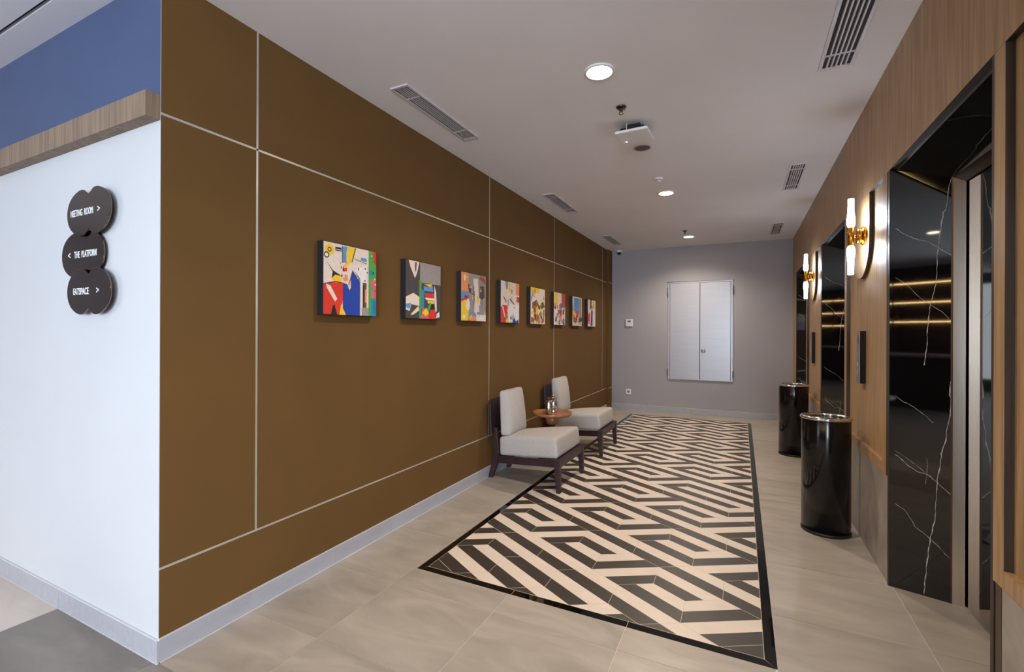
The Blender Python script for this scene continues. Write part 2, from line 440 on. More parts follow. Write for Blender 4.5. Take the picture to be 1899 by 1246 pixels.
# ------------------------------------------------------------------ end wall
we = boxo('wall_end', (-0.1, 3.4, L, L+0.2, -0.1, H+0.02), M['grey_wall'], kind='structure')
be = empty('baseboard_end', (0, 0, 0), 'structure')
xt = [0.04, 0.64, 1.24, 1.84, 2.44, XR+0.004]
for a, b in zip(xt, xt[1:]):
    o = boxo('skirting_tile', (a+0.001, b-0.001, L-0.009, L, 0.001, 0.092), M['skirt'], be, ((a+b)/2, L, 0)); o.location = ((a+b)/2, L, 0)
boxo('grout_line', (0.04, XR, L-0.0075, L, 0.0, 0.096), M['rug_grout'], be)

# ------------------------------------------------------------------ right wall with the lift portals
XF = 2.880; XB = 2.903; ZT = 2.265; ZB = 0.59
PER = 2.385
ports = [(0.927+PER*i, 2.125+PER*i) for i in range(3)]
wr = boxo('wall_right', (3.34, 3.44, -1.8, L+0.1, -0.1, H+0.02), M['dark_gap'], kind='structure')
band = boxo('wood_panel', (XF, 3.36, -1.8, L, ZT, H), M['wood'], wr, (XF, 2.8, 2.5)); band.location = (XF, 2.8, 2.5)
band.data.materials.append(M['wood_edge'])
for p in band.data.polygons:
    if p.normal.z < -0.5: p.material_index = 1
def wood_bay(y0, y1, t0, t1, c, tongue=True):
    """wood bay between two portals: side trims, bottom rail, recessed panel, hanging rounded tongue"""
    org = (XF, (y0+y1)/2, ZB)
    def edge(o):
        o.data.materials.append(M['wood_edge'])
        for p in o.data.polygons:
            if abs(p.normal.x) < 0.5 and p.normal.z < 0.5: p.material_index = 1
    def bx(name, d, bev=0.0):
        o = boxo(name, d, M['wood'], wr, org, bev); o.location = org
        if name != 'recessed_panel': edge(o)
        return o
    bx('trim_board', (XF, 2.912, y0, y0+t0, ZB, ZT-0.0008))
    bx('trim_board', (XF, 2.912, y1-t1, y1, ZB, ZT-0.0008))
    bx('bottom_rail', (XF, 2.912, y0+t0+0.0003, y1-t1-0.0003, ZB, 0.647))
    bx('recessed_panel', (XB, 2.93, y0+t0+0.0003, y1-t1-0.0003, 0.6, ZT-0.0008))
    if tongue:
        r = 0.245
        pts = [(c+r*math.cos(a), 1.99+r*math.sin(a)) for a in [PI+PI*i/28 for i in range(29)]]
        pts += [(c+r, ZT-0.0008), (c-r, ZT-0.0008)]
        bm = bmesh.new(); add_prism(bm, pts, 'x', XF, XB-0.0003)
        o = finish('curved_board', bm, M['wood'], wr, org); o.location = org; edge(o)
wood_bay(ports[0][1]+0.024, ports[1][0], 0.078, 0.07, c=ports[0][1]+0.665)
wood_bay(ports[1][1]+0.024, ports[2][0], 0.078, 0.07, c=ports[1][1]+0.665)
wood_bay(ports[0][0]-1.187, ports[0][0], 0.098, 0.068, c=ports[0][0]-0.522)
boxo('trim_board', (XF, 2.912, ports[2][1], L, ZB, ZT-0.0008), M['wood'], wr)
boxo('trim_board', (XF, 2.912, -1.8, ports[0][0]-1.19, ZB, ZT-0.0008), M['wood'], wr)
# stone base tiles under the wood
for y0, y1, j in ((-1.8, -0.262, -1.0), (-0.258, ports[0][0], 0.3), (ports[0][1], ports[1][0], 2.80), (ports[1][1], ports[2][0], 5.18), (ports[2][1], L, None)):
    seg = [(y0, y1)] if j is None else [(y0, j), (j, y1)]
    boxo('backing', (2.888, 2.91, y0+0.002, y1-0.002, 0.0, ZB-0.0005), M['dark_gap'], wr)
    for a, b in seg:
        e = b
        if abs(b-ports[0][0]) < 1e-6: e = b-0.045
        c = (a+e)/2
        o = boxo('base_tile', (2.8845, 2.89, a+0.0012, e-0.0012, 0.0, ZB-0.0008), M['stone_base'], wr, (XF, c, 0)); o.location = (XF, c, 0)
boxo('corner_strip', (2.8840, 2.912, ports[0][0]-0.044, ports[0][0]-0.001, 0.0, ZB-0.001), M['bronze'], wr)

VEINS = [
 [(0.972,2.161),(0.938,2.13),(0.91,2.054),(0.892,2.015),(0.845,1.998),(0.80,1.9),(0.757,1.821),(0.741,1.762),(0.737,1.651),(0.694,1.592),(0.635,1.526),(0.599,1.452),(0.578,1.384),(0.575,1.32),(0.564,1.284),(0.528,1.208)],
 [(0.972,1.13),(0.966,1.06),(0.985,1.017),(0.963,0.951),(0.917,0.884),(0.906,0.825),(0.835,0.771),(0.801,0.688),(0.754,0.605),(0.743,0.52),(0.723,0.411),(0.644,0.311),(0.583,0.154),(0.537,0.01)],
 [(0.01,1.94),(0.101,1.92),(0.333,1.878),(0.594,1.854),(0.752,1.821),(0.977,1.774)],
 [(0.01,1.675),(0.234,1.629),(0.437,1.565),(0.635,1.522),(0.827,1.487),(0.945,1.45)],
 [(0.007,1.039),(0.164,1.006),(0.343,0.986),(0.543,0.946),(0.69,0.91)],
 [(0.01,0.72),(0.064,0.712),(0.245,0.67),(0.41,0.644),(0.596,0.638),(0.754,0.605),(0.979,0.554)],
 [(0.02,0.738),(0.245,0.705),(0.547,0.647)],
 [(0.583,0.723),(0.596,0.679),(0.56,0.587)],
 [(0.01,0.455),(0.212,0.423),(0.387,0.352),(0.629,0.31),(0.795,0.271),(0.971,0.227)],
]
VW = [1.5, 1.6, 1.0, 0.7, 0.7, 1.1, 0.5, 0.6, 0.8]
def vein_mesh(bm, A, B, nrm, lines, rnd):
    A = Vector((A[0], A[1], 0)); B = Vector((B[0], B[1], 0)); T = (B-A)
    for pts, wd in lines:
        fine = []
        for (u0, z0), (u1, z1) in zip(pts, pts[1:]):
            n = max(2, int(abs(z1-z0)/0.02)+int(abs(u1-u0)/0.08)+1)
            for i in range(n):
                t = i/n; fine.append((u0+(u1-u0)*t+rnd.uniform(-0.007, 0.007), z0+(z1-z0)*t+rnd.uniform(-0.002, 0.002)))
        fine.append(pts[-1])
        prev = None
        for i, (u, z) in enumerate(fine):
            a = fine[max(0, i-1)]; b = fine[min(len(fine)-1, i+1)]
            d = Vector(((b[0]-a[0])*0.228, b[1]-a[1])); d = d.normalized() if d.length > 1e-6 else Vector((0, 1))
            hw = wd*0.0011*(0.35+1.1*rnd.random()**1.5)
            px, pz = -d.y*hw, d.x*hw
            L1 = A+T*(min(0.995, max(0.005, u))+px/0.228)+Vector((0, 0, z+pz))+nrm*0.0004
            L2 = A+T*(min(0.995, max(0.005, u))-px/0.228)+Vector((0, 0, z-pz))+nrm*0.0004
            cur = (bm.verts.new(L1), bm.verts.new(L2))
            if prev: bm.faces.new([prev[0], cur[0], cur[1], prev[1]])
            prev = cur
def portal(n, ya, yb, detail=True):
    root = empty('door_%d' % n, (XF, (ya+yb)/2, 0), 'structure')
    O = (XF, (ya+yb)/2, 0)
    def pz(name, pts, z0, z1, m):
        bm = bmesh.new(); add_prism(bm, pts, 'z', z0, z1); return finish(name, bm, m, root, O)
    zi = 2.17; zo = 2.252; xi = 3.122; xd = 3.177; gx = 3.171
    f0, f1 = yb-0.021, yb-0.089             # far jamb outer, inner
    n0, n1 = ya+0.021, ya+0.089
    g1, h1 = f1-0.010, n1+0.010
    XO = 2.884; XH = 2.914
    pz('marble_jamb', [(XO, f0), (xi, f1), (xi, f1+0.05), (2.916, yb+0.02), (2.914, yb-0.0006), (XO, yb-0.0006)], 0.0, ZT-0.001, M['marble'])
    pz('marble_jamb', [(XO, n0), (XO, ya+0.0006), (2.914, ya+0.0006), (2.916, ya-0.02), (xi, n1-0.05), (xi, n1)], 0.0, ZT-0.001, M['marble'])
    bm = bmesh.new()
    v = [bm.verts.new(p) for p in ((XH, f0-0.004, zo), (XH, n0+0.004, zo), (xi, n1, zi), (xi, f1, zi), (XH, f0-0.004, zo+0.012), (XH, n0+0.004, zo+0.012), (xi, n1, zi+0.06), (xi, f1, zi+0.06))]
    for f in ((0, 1, 2, 3), (4, 7, 6, 5), (0, 4, 5, 1), (1, 5, 6, 2), (2, 6, 7, 3), (3, 7, 4, 0)): bm.faces.new([v[i] for i in f])
    finish('marble_header', bm, M['marble'], root, O)
    pz('steel_jamb', [(xi, f1-0.0005), (gx, g1), (gx, g1+0.03), (xi, f1+0.03)], 0.0, zi+0.03, M['steel'])
    pz('steel_jamb', [(xi, n1+0.0005), (xi, n1-0.03), (gx, h1-0.03), (gx, h1)], 0.0, zi+0.03, M['steel'])
    pz('bronze_edge', [(xi-0.005, f1-0.0015), (xi+0.002, f1-0.004), (xi+0.002, f1+0.01), (xi-0.005, f1+0.01)], 0.0, zi+0.01, M['bronze'])
    pz('bronze_edge', [(xi-0.005, n1+0.0015), (xi-0.005, n1-0.01), (xi+0.002, n1-0.01), (xi+0.002, n1+0.004)], 0.0, zi+0.01, M['bronze'])
    bm = bmesh.new()
    v = [bm.verts.new(p) for p in ((xi, f1, zi), (xi, n1, zi), (gx, h1, 2.140), (gx, g1, 2.140), (xi, f1, zi+0.05), (xi, n1, zi+0.05), (gx, h1, 2.22), (gx, g1, 2.22))]
    for f in ((0, 1, 2, 3), (4, 7, 6, 5), (0, 4, 5, 1), (1, 5, 6, 2), (2, 6, 7, 3), (3, 7, 4, 0)): bm.faces.new([v[i] for i in f])
    finish('steel_header', bm, M['dark_bronze'], root, O)
    mid = (ya+yb)/2
    bm = bmesh.new(); add_box(bm, xd, xd+0.03, mid+0.001, f1+0.03, 0.004, 2.3); finish('door_leaf', bm, M['mirror_steel'], root, O)
    bm = bmesh.new(); add_box(bm, xd, xd+0.03, n1-0.03, mid-0.001, 0.004, 2.3); finish('door_leaf', bm, M['mirror_steel'], root, O)
    bm = bmesh.new(); add_box(bm, xd+0.031, 3.33, n1-0.03, f1+0.03, -0.01, 2.3); finish('shaft', bm, M['dark_gap'], root, O)
    # light metal edging round the opening
    bm = bmesh.new()
    add_box(bm, 2.9120, 2.9138, n0, f0, zo+0.0005, ZT-0.001)
    finish('metal_edging', bm, M['steel_trim'], root, O)
    bm = bmesh.new()
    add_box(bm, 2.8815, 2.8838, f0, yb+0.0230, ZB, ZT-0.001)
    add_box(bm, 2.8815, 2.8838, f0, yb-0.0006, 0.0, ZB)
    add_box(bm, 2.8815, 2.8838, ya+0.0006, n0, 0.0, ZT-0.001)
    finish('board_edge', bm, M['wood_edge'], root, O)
    if detail:
        rnd = random.Random(n)
        A = (2.905, f0-(2.905-XO)*(f0-f1)/(xi-XO)); B = (xi, f1)
        d = Vector((xi-XO, f1-f0, 0)).normalized(); nrm = Vector((d.y, -d.x, 0))
        bm = bmesh.new(); vein_mesh(bm, A, B, nrm, list(zip(VEINS, VW)), rnd)
        vo = finish('marble_vein', bm, M['vein'], root, O, kind='stuff')
    return root
for i, (a, b) in enumerate(ports): portal(i+1, a, b)

# ------------------------------------------------------------------ lobby behind the camera (seen in the reflections)
boxo('wall_back', (-7.0, 6.5, -8.1, -8.0, -0.1, H+0.02), M['white'], kind='structure')
boxo('wall_side', (-7.1, -7.0, -8.0, 0.16, -0.1, H+0.02), M['grey_wall'], kind='structure')
boxo('wall_side', (6.5, 6.6, -8.0, -1.7, -0.1, H+0.02), M['white'], kind='structure')
boxo('wall_near', (3.34, 6.6, -1.8, -1.7, -0.1, H+0.02), M['white'], kind='structure')
def window(n, loc, rz, wdt):  # unseen frames added on solid lobby walls, behind the daylight area lamps
    wn = empty('window_%d' % n, loc, 'structure'); wn.rotation_euler = (0, 0, rz)
    bm = bmesh.new(); h = wdt/2
    for a in (-h, h): add_box(bm, a-0.03, a+0.03, 0.0, 0.09, -1.2, 1.2)
    for a in (-1.2, 1.2): add_box(bm, -h, h, 0.0, 0.09, a-0.03, a+0.03)
    for q in range(1, 4): add_box(bm, -h+wdt*q/4-0.02, -h+wdt*q/4+0.02, 0.0, 0.09, -1.2, 1.2)
    finish('window_frame', bm, M['black_matt'], wn)
window(1, (-7.0, -6.3, 1.45), -PI/2, 3.0)
window(2, (4.2, -8.0, 1.45), 0, 4.0)
window(3, (6.5, -4.6, 1.45), PI/2, 4.4)
# back-bar shelving with warm strip lights
sh = tag(empty('shelving', (-0.2, -7.3, 0)), 'dark back-bar shelving with warm strip lights, mirrored in the black marble', 'shelving')
def sbox(name, d, m):
    bm = bmesh.new(); add_box(bm, *d); return finish(name, bm, m, sh)
sbox('back_panel', (-3.6, 1.9, -0.04, 0.0, 0.0, 2.8), M['dark_wood'])
M['led'] = emat('warm_led', (1.0, 0.62, 0.24), 45)
for z in (2.42, 2.02, 1.62):
    sbox('shelf', (-3.58, 1.88, 0.001, 0.32, z+0.012, z+0.045), M['dark_wood'])
    sbox('strip_light', (-3.5, 1.8, 0.29, 0.31, z-0.001, z+0.011), M['led'])
for x in (-3.6, -1.8, 0.0, 1.88): sbox('upright', (x-0.015, x+0.015, 0.001, 0.33, 0.0, 2.7), M['dark_wood'])
ct = tag(empty('counter', (-0.2, -5.9, 0)), 'long bar counter with pale stone top, mirrored in the black marble', 'counter')
bm = bmesh.new(); add_box(bm, -3.4, 1.9, -0.3, 0.25, 0.0, 0.96); finish('cabinet', bm, M['dark_wood'], ct)
bm = bmesh.new(); add_box(bm, -3.5, 2.0, -0.35, 0.32, 0.961, 1.0); finish('worktop', bm, M['stone_base'], ct)

tb = tag(empty('coffee_table', (0.75, -2.9, 0)), 'low round white-topped table of the lobby, mirrored in the black marble', 'table')
bm = bmesh.new(); add_lathe(bm, [(0.42, 0.43), (0.45, 0.44), (0.45, 0.46), (0.44, 0.465)], 48); finish('tabletop', bm, M['white'], tb)
bm = bmesh.new(); add_lathe(bm, [(0.22, 0.0), (0.20, 0.02), (0.03, 0.04), (0.03, 0.4295)], 32); finish('pedestal', bm, M['black_matt'], tb)

# ------------------------------------------------------------------ downlights
M['lamp'] = emat('lamp_glow', (1.0, 0.80, 0.55), 60)
def downlight(x, y, power, label):
    t = tag(empty('ceiling_light', (x, y, H)), label, 'light', 'recessed downlights')
    bm = bmesh.new(); add_lathe(bm, [(0.072, -0.0005), (0.088, -0.0005), (0.088, -0.005), (0.072, -0.009), (0.070, -0.006), (0.070, -0.0006)], 40, cap=False)
    finish('ring', bm, M['white_plastic'], t)
    bm = bmesh.new(); add_lathe(bm, [(0.069, -0.0006), (0.069, -0.0035), (0.05, -0.0045)], 40)
    finish('lamp_disc', bm, M['lamp'], t)
    l = bpy.data.lights.new('spot', 'SPOT'); l.energy = power; l.color = WARM; l.spot_size = math.radians(146); l.spot_blend = 0.85; l.shadow_soft_size = 0.06
    lo = bpy.data.objects.new('spot', l); COL.objects.link(lo); lo.parent = t; lo.location = (0, 0, -0.02)
downlight(1.43, 1.51, SPOT_POWER, 'glowing round ceiling downlight nearest the camera, largest in the picture')
downlight(1.44, 4.06, SPOT_POWER, 'glowing round ceiling downlight in the middle of the corridor, beyond the square access point')
downlight(1.43, 6.53, SPOT_POWER, 'glowing round ceiling downlight in front of the grey end wall')
for x, y, tx in ((1.43, -1.04, 'over the camera'), (1.43, -3.6, 'in the middle of the lobby'), (-2.2, -2.6, 'in the left part of the lobby'), (-2.2, -5.2, 'in the rear left of the lobby')):
    downlight(x, y, LOBBY_POWER, 'round ceiling downlight of the lobby behind the camera, '+tx)

# ------------------------------------------------------------------ ceiling air vents
def vent(x0, x1, y0, y1, label, near=False):
    t = tag(empty('air_vent', ((x0+x1)/2, (y0+y1)/2, H)), label, 'vent', 'slotted air vents in the corridor ceiling')
    hx, hy = (x1-x0)/2, (y1-y0)/2; fr = 0.018
    bm = bmesh.new()
    add_box(bm, -hx, -hx+fr, -hy, hy, -0.009, -0.0005); add_box(bm, hx-fr, hx, -hy, hy, -0.009, -0.0005)
    add_box(bm, -hx+fr, hx-fr, -hy, -hy+fr, -0.009, -0.0005); add_box(bm, -hx+fr, hx-fr, hy-fr, hy, -0.009, -0.0005)
    finish('frame', bm, M['vent_frame'], t, bevel=0.0015)
    bm = bmesh.new(); add_box(bm, -hx+fr, hx-fr, -hy+fr, hy-fr, -0.0022, -0.0006); finish('duct', bm, M['vent_dark'], t)
    n = 5; w_ = (2*hx-2*fr)/(n+1)
    for i in range(n):
        cx = -hx+fr+w_*(i+1)
        bm = bmesh.new(); add_prism(bm, [(cx-0.0045, -0.0024), (cx+0.0035, -0.0024), (cx+0.0045, -0.0075), (cx-0.0025, -0.0075)], 'y', -hy+fr, hy-fr)
        finish('slat', bm, M['vent_frame'], t)
    for yy in (-hy+0.15, hy-0.15):
        bm = bmesh.new(); add_box(bm, -hx+fr, hx-fr, yy-0.004, yy+0.004, -0.0084, -0.0023); finish('crossbar', bm, M['vent_frame'], t)
vent(0.233, 0.365, 1.13, 1.97, 'slotted white air vent left on the ceiling, nearest of three above the pictures')
vent(0.233, 0.365, 3.55, 4.37, 'slotted white air vent on the left of the ceiling, middle one above the small pictures')
vent(0.233, 0.365, 5.90, 6.70, 'slotted white air vent on the left of the ceiling, farthest, next to the dome camera')
vent(2.540, 2.705, 1.20, 2.04, 'slotted white air vent on the right of the ceiling, nearest, cut by the top edge')
vent(2.535, 2.675, 3.66, 4.47, 'slotted white air vent on the right of the ceiling, middle one above the second lift')
vent(2.535, 2.670, 6.08, 6.86, 'slotted white air vent on the right of the ceiling, farthest, by the end wall')

# sprinklers
def sprinkler(x, y, label):
    t = tag(empty('sprinkler', (x, y, H)), label, 'sprinkler', 'ceiling sprinklers')
    bm = bmesh.new(); add_lathe(bm, [(0.030, -0.0005), (0.034, -0.003), (0.026, -0.009), (0.012, -0.010)], 28); finish('escutcheon', bm, M['bronze'], t, smooth=True)
    bm = bmesh.new(); add_lathe(bm, [(0.010, -0.010), (0.010, -0.022), (0.006, -0.024)], 16)
    add_box(bm, -0.011, -0.007, -0.003, 0.003, -0.045, -0.012); add_box(bm, 0.007, 0.011, -0.003, 0.003, -0.045, -0.012)
    add_lathe(bm, [(0.0035, -0.024), (0.0035, -0.044)], 10); finish('body', bm, M['bronze'], t)
    bm = bmesh.new(); add_lathe(bm, [(0.014, -0.045), (0.016, -0.048), (0.004, -0.050)], 16); finish('deflector', bm, M['chrome'], t)
sprinkler(1.446, 1.977, 'bronze ceiling sprinkler just in front of the square access point')
sprinkler(1.42, 6.08, 'small dark ceiling sprinkler beside the farthest downlight')
# detector
t = tag(empty('smoke_detector', (1.445, 3.54, H)), 'small round white detector on the ceiling before the middle downlight', 'detector')
bm = bmesh.new(); add_lathe(bm, [(0.040, -0.0005), (0.040, -0.012), (0.034, -0.020)], 32); finish('base', bm, M['white_plastic'], t)
bm = bmesh.new(); add_lathe(bm, [(0.026, -0.020), (0.024, -0.034), (0.012, -0.038)], 24); finish('sensor', bm, M['white_plastic'], t)
bm = bmesh.new(); add_lathe(bm, [(0.0275, -0.023), (0.0275, -0.026)], 24); finish('slot', bm, M['black_matt'], t)
# wireless access point: square white plate on a dark bracket
t = tag(empty('access_point', (1.465, 2.31, H)), 'square white network access point on a dark bracket under the ceiling', 'access point')
t.rotation_euler = (0, 0, -0.03)
bm = bmesh.new(); add_box(bm, -0.115, 0.115, -0.115, 0.115, -0.078, -0.058); finish('housing', bm, M['white_plastic'], t, bevel=0.008, seg=3)
bm = bmesh.new(); add_box(bm, -0.085, 0.085, -0.085, 0.085, -0.0575, -0.030); finish('rear_cover', bm, M['black_matt'], t, bevel=0.01)
bm = bmesh.new(); add_box(bm, -0.05, 0.05, -0.05, 0.05, -0.0297, -0.0005); finish('bracket', bm, M['black_matt'], t)
bm = bmesh.new(); add_lathe(bm, [(0.006, -0.0785), (0.006, -0.0800)], 12, (-0.07, 0.055, 0)); finish('indicator', bm, emat('indicator_light', (0.9, 0.9, 1.0), 3), t)
bm = bmesh.new(); add_box(bm, -0.035, -0.031, -0.098, -0.094, -0.0575, -0.006); finish('cable', bm, M['white_plastic'], t)
t = tag(empty('ceiling_speaker', (1.442, 2.727, H)), 'round grey speaker grille in the ceiling behind the access point', 'speaker')
bm = bmesh.new(); add_lathe(bm, [(0.058, -0.0005), (0.072, -0.0005), (0.072, -0.003), (0.060, -0.005), (0.0595, -0.0006)], 40, cap=False); finish('ring', bm, M['vent_frame'], t)
bm = bmesh.new(); add_lathe(bm, [(0.059, -0.0006), (0.059, -0.003)], 40); finish('grille', bm, mat('speaker_mesh', (104, 100, 98), 0.7, bump=0.8, bscale=600), t)
# dome camera in the far corner
t = tag(empty('security_camera', (0.185, 7.28, H)), 'small white dome security camera in the far left ceiling corner', 'security camera')
bm = bmesh.new(); add_lathe(bm, [(0.050, -0.0005), (0.052, -0.03), (0.048, -0.04)], 28); finish('housing', bm, M['white_plastic'], t)
bm = bmesh.new(); add_lathe(bm, [(0.036, -0.040), (0.034, -0.058), (0.024, -0.074), (0.008, -0.081)], 24); finish('dome', bm, M['black_gloss'], t)

# ------------------------------------------------------------------ end wall fittings
x0, x1, z0, z1 = 1.020, 2.034, 0.577, 2.254; xm = 1.533
t = tag(empty('service_door', (xm, L, z0)), 'silver painted steel double service door set high in the grey end wall', 'service door')
def dpart(name, d, m, bev=0.0, par=None):
    bm = bmesh.new(); add_box(bm, *d)
    o = finish(name, bm, m, par or t, (xm, L, z0), bev); return o
bm = bmesh.new()
add_box(bm, x0, x0+0.028, L-0.012, L-0.0002, z0, z1); add_box(bm, x1-0.028, x1, L-0.012, L-0.0002, z0, z1)
add_box(bm, x0+0.028, x1-0.028, L-0.012, L-0.0002, z1-0.025, z1); add_box(bm, x0+0.028, x1-0.028, L-0.012, L-0.0002, z0, z0+0.02)
finish('frame', bm, M['door_metal'], t, (xm, L, z0), 0.001)
bm = bmesh.new(); add_box(bm, x0+0.028, x1-0.028, L-0.003, L-0.0003, z0+0.02, z1-0.025); finish('backing', bm, M['dark_gap'], t, (xm, L, z0))
dpart('leaf', (x0+0.033, xm-0.0035, L-0.019, L-0.0035, z0+0.006, z1-0.029), M['door_metal'], 0.002)
dpart('leaf', (xm+0.0035, x1-0.033, L-0.019, L-0.0035, z0+0.006, z1-0.029), M['door_metal'], 0.002)
dpart('lip', (xm-0.028, xm-0.006, L-0.022, L-0.0195, z0+0.01, z1-0.033), M['door_metal'])
dpart('drip_edge', (x0-0.008, x1+0.008, L-0.024, L-0.0005, z1+0.001, z1+0.009), M['steel_trim'])
for xx in (x0-0.003, x1+0.003):
    for zz in (z0+0.14, z1-0.17):
        bm = bmesh.new(); add_lathe(bm, [(0.008, -0.075), (0.008, 0.075)], 12, (xx, L-0.016, zz)); finish('hinge', bm, M['steel_trim'], t, (xm, L, z0))
bm = bmesh.new(); add_lathe(bm, [(0.036, -0.0192), (0.036, -0.024), (0.030, -0.028)], 32, (1.588, L, 1.075), axis='y')
lk = finish('lock_plate', bm, M['chrome'], t, (xm, L, z0))
bm = bmesh.new(); add_lathe(bm, [(0.010, -0.0285), (0.010, -0.038)], 16, (1.588, L, 1.082), axis='y'); add_box(bm, 1.586, 1.590, L-0.042, L-0.0285, 1.045, 1.078)
finish('key_turn', bm, M['steel_trim'], lk, (0, 0, 0))
for ch in lk.children: ch.location = (-0, 0, 0)
lk_child = [c for c in lk.children][0]
lk_child.data.transform(Matrix.Translation((-xm, -L, -z0)))
# thermostat and socket
t = tag(empty('thermostat', (0.356, L, 1.556)), 'square white thermostat with grey display high on the end wall', 'thermostat')
bm = bmesh.new(); add_box(bm, -0.062, 0.062, -0.024, -0.0004, -0.064, 0.064); finish('body', bm, M['white_plastic'], t, bevel=0.005)
bm = bmesh.new(); add_box(bm, -0.030, 0.028, -0.0258, -0.0245, 0.008, 0.042); finish('display', bm, M['grey_plastic'], t)
bm = bmesh.new()
for xx in (-0.03, 0.0, 0.03): add_box(bm, xx-0.008, xx+0.008, -0.0262, -0.0245, -0.036, -0.028)
finish('buttons', bm, M['vent_frame'], t)
t = tag(empty('socket', (0.342, L, 0.319)), 'white wall socket low on the end wall above the skirting', 'socket')
bm = bmesh.new(); add_box(bm, -0.046, 0.046, -0.010, -0.0004, -0.046, 0.046); finish('plate', bm, M['white_plastic'], t, bevel=0.004)
bm = bmesh.new(); add_lathe(bm, [(0.022, -0.0102), (0.022, -0.0112)], 24, axis='y'); finish('insert', bm, M['grey_plastic'], t)
bm = bmesh.new()
for xx in (-0.009, 0.009): add_lathe(bm, [(0.003, -0.0114), (0.003, -0.0122)], 10, (xx, 0, 0), axis='y')
finish('contacts', bm, M['black_matt'], t)

# ------------------------------------------------------------------ wall signs
def text_mesh(txt, size, align='CENTER'):
    c = bpy.data.curves.new('t', 'FONT'); c.body = txt.replace(' ', '  '); c.size = size; c.align_x = align; c.align_y = 'CENTER'; c.extrude = 0.0006; c.offset = 0.0004
    ob = bpy.data.objects.new('t', c); COL.objects.link(ob)
    dg = bpy.context.evaluated_depsgraph_get(); dg.update()
    me = bpy.data.meshes.new_from_object(ob.evaluated_get(dg)); COL.objects.unlink(ob); bpy.data.objects.remove(ob)
    return me
def bone(w_, h_, notch):
    """outline of two oval lobes joined at a notched waist"""
    hw, hh = w_/2, h_/2; N = 30; top = []
    for i in range(N+1):
        x = -hw*math.cos(PI*i/N); q = abs(x/hw)
        z = hh*(1-q**2.6)**(1/2.1) if q < 1 else 0.0
        z *= 1-0.10*(1-min(1.0, q/0.42))**1.5
        z -= notch*math.exp(-(x/(hw*0.15))**2)
        top.append((x, z))
    return top+[(x, -z) for x, z in top[-2:0:-1]]
def sign(x, z, word, arrow, label, depth):
    t = tag(empty('wall_sign', (x, 0, z)), label, 'sign', 'stacked mirror signs on the white wall')
    bm = bmesh.new(); add_prism(bm, bone(0.405, 0.222, 0.020), 'y', -depth-0.006, -depth)
    finish('plate', bm, M['sign'], t, bevel=0.0015)
    for xx in (-0.11, 0.11):
        bm = bmesh.new(); add_lathe(bm, [(0.008, -0.0002), (0.008, -depth+0.0002)], 12, (xx, 0, 0), axis='y'); finish('standoff', bm, M['chrome'], t)
    for body, sx, nm in ((word[0], word[1], 'lettering'), (arrow[0], arrow[1], 'arrow')):
        me = text_mesh(body, 0.044 if nm == 'lettering' else 0.046)
        me.materials.clear(); me.materials.append(M['letter'])
        wx = max(v.co.x for v in me.vertices)-min(v.co.x for v in me.vertices)
        if nm == 'lettering':
            fx = word[2]/wx
            me.transform(Matrix.Diagonal((fx, 1.0, 1, 1)))
        me.transform(Matrix.Rotation(PI/2, 4, 'X'))
        o = bpy.data.objects.new(nm, me); COL.objects.link(o); o.parent = t; o.location = (sx, -depth-0.0068, 0)
sign(-0.523, 1.918, ('MEETING ROOM', -0.058, 0.21), ('>', 0.098), 'dark mirrored bone-shaped sign reading MEETING ROOM, top of the stack on the white wall', 0.026)
sign(-0.608, 1.728, ('THE PLATFORM', 0.032, 0.21), ('<', -0.124), 'dark mirrored bone-shaped sign reading THE PLATFORM, middle of the stack on the white wall', 0.014)
sign(-0.520, 1.552, ('EATSPACE', -0.066, 0.145), ('>', 0.088), 'dark mirrored bone-shaped sign reading EATSPACE, bottom of the stack on the white wall', 0.026)

# ------------------------------------------------------------------ pictures
PAL = {'cream': (226, 208, 196), 'pink': (214, 92, 118), 'red': (212, 52, 36), 'blue': (28, 62, 158), 'lblue': (92, 142, 200), 'yellow': (236, 194, 40),
       'green': (72, 158, 66), 'black': (28, 24, 24), 'cyan': (24, 134, 176), 'orange': (226, 142, 84), 'grey': (150, 142, 140), 'dgrey': (72, 64, 66), 'white': (228, 222, 222), 'brown': (110, 72, 44), 'mauve': (150, 120, 140), 'rust': (176, 70, 48)}
PM = {k: mat('print_'+k, v, 0.5, noise=0.05, nscale=40) for k, v in PAL.items()}
PK = list(PM)
def picture(y, polys, label, z=1.678, w_=0.428, h_=0.42):
    t = tag(empty('picture', (0, y, z)), label, 'picture', 'canvas prints along the brown wall')
    d = 0.046; hw, hh = w_/2, h_/2
    bm = bmesh.new(); add_box(bm, 0.0010, d, -hw, hw, -hh, hh); finish('canvas', bm, M['canvas_side'], t, bevel=0.001)
    bm = bmesh.new(); m_ = 0.004
    def F(pts, mi, k):
        vs = [bm.verts.new((d+0.0003+0.00004*k, -hw+m_+(w_-2*m_)*u, -hh+m_+(h_-2*m_)*v)) for u, v in pts]
        f = bm.faces.new(vs); f.material_index = mi
    used = []
    for k, (c, pts) in enumerate(polys):
        if c not in used: used.append(c)
        F(pts, used.index(c), k)
    bmesh.ops.triangulate(bm, faces=bm.faces)
    for f in bm.faces:
        f.normal_update()
        if f.normal.x < 0: f.normal_flip()
    me = bpy.data.meshes.new('print'); bm.to_mesh(me); bm.free()
    for c in used: me.materials.append(PM[c])
    o = bpy.data.objects.new('print', me); COL.objects.link(o); o.parent = t
def R_(u0, v0, u1, v1): return [(u0, v0), (u1, v0), (u1, v1), (u0, v1)]
def disc(u, v, r, n=14, sy=1.0): return [(u+r*math.cos(2*PI*i/n), v+r*sy*math.sin(2*PI*i/n)) for i in range(n)]
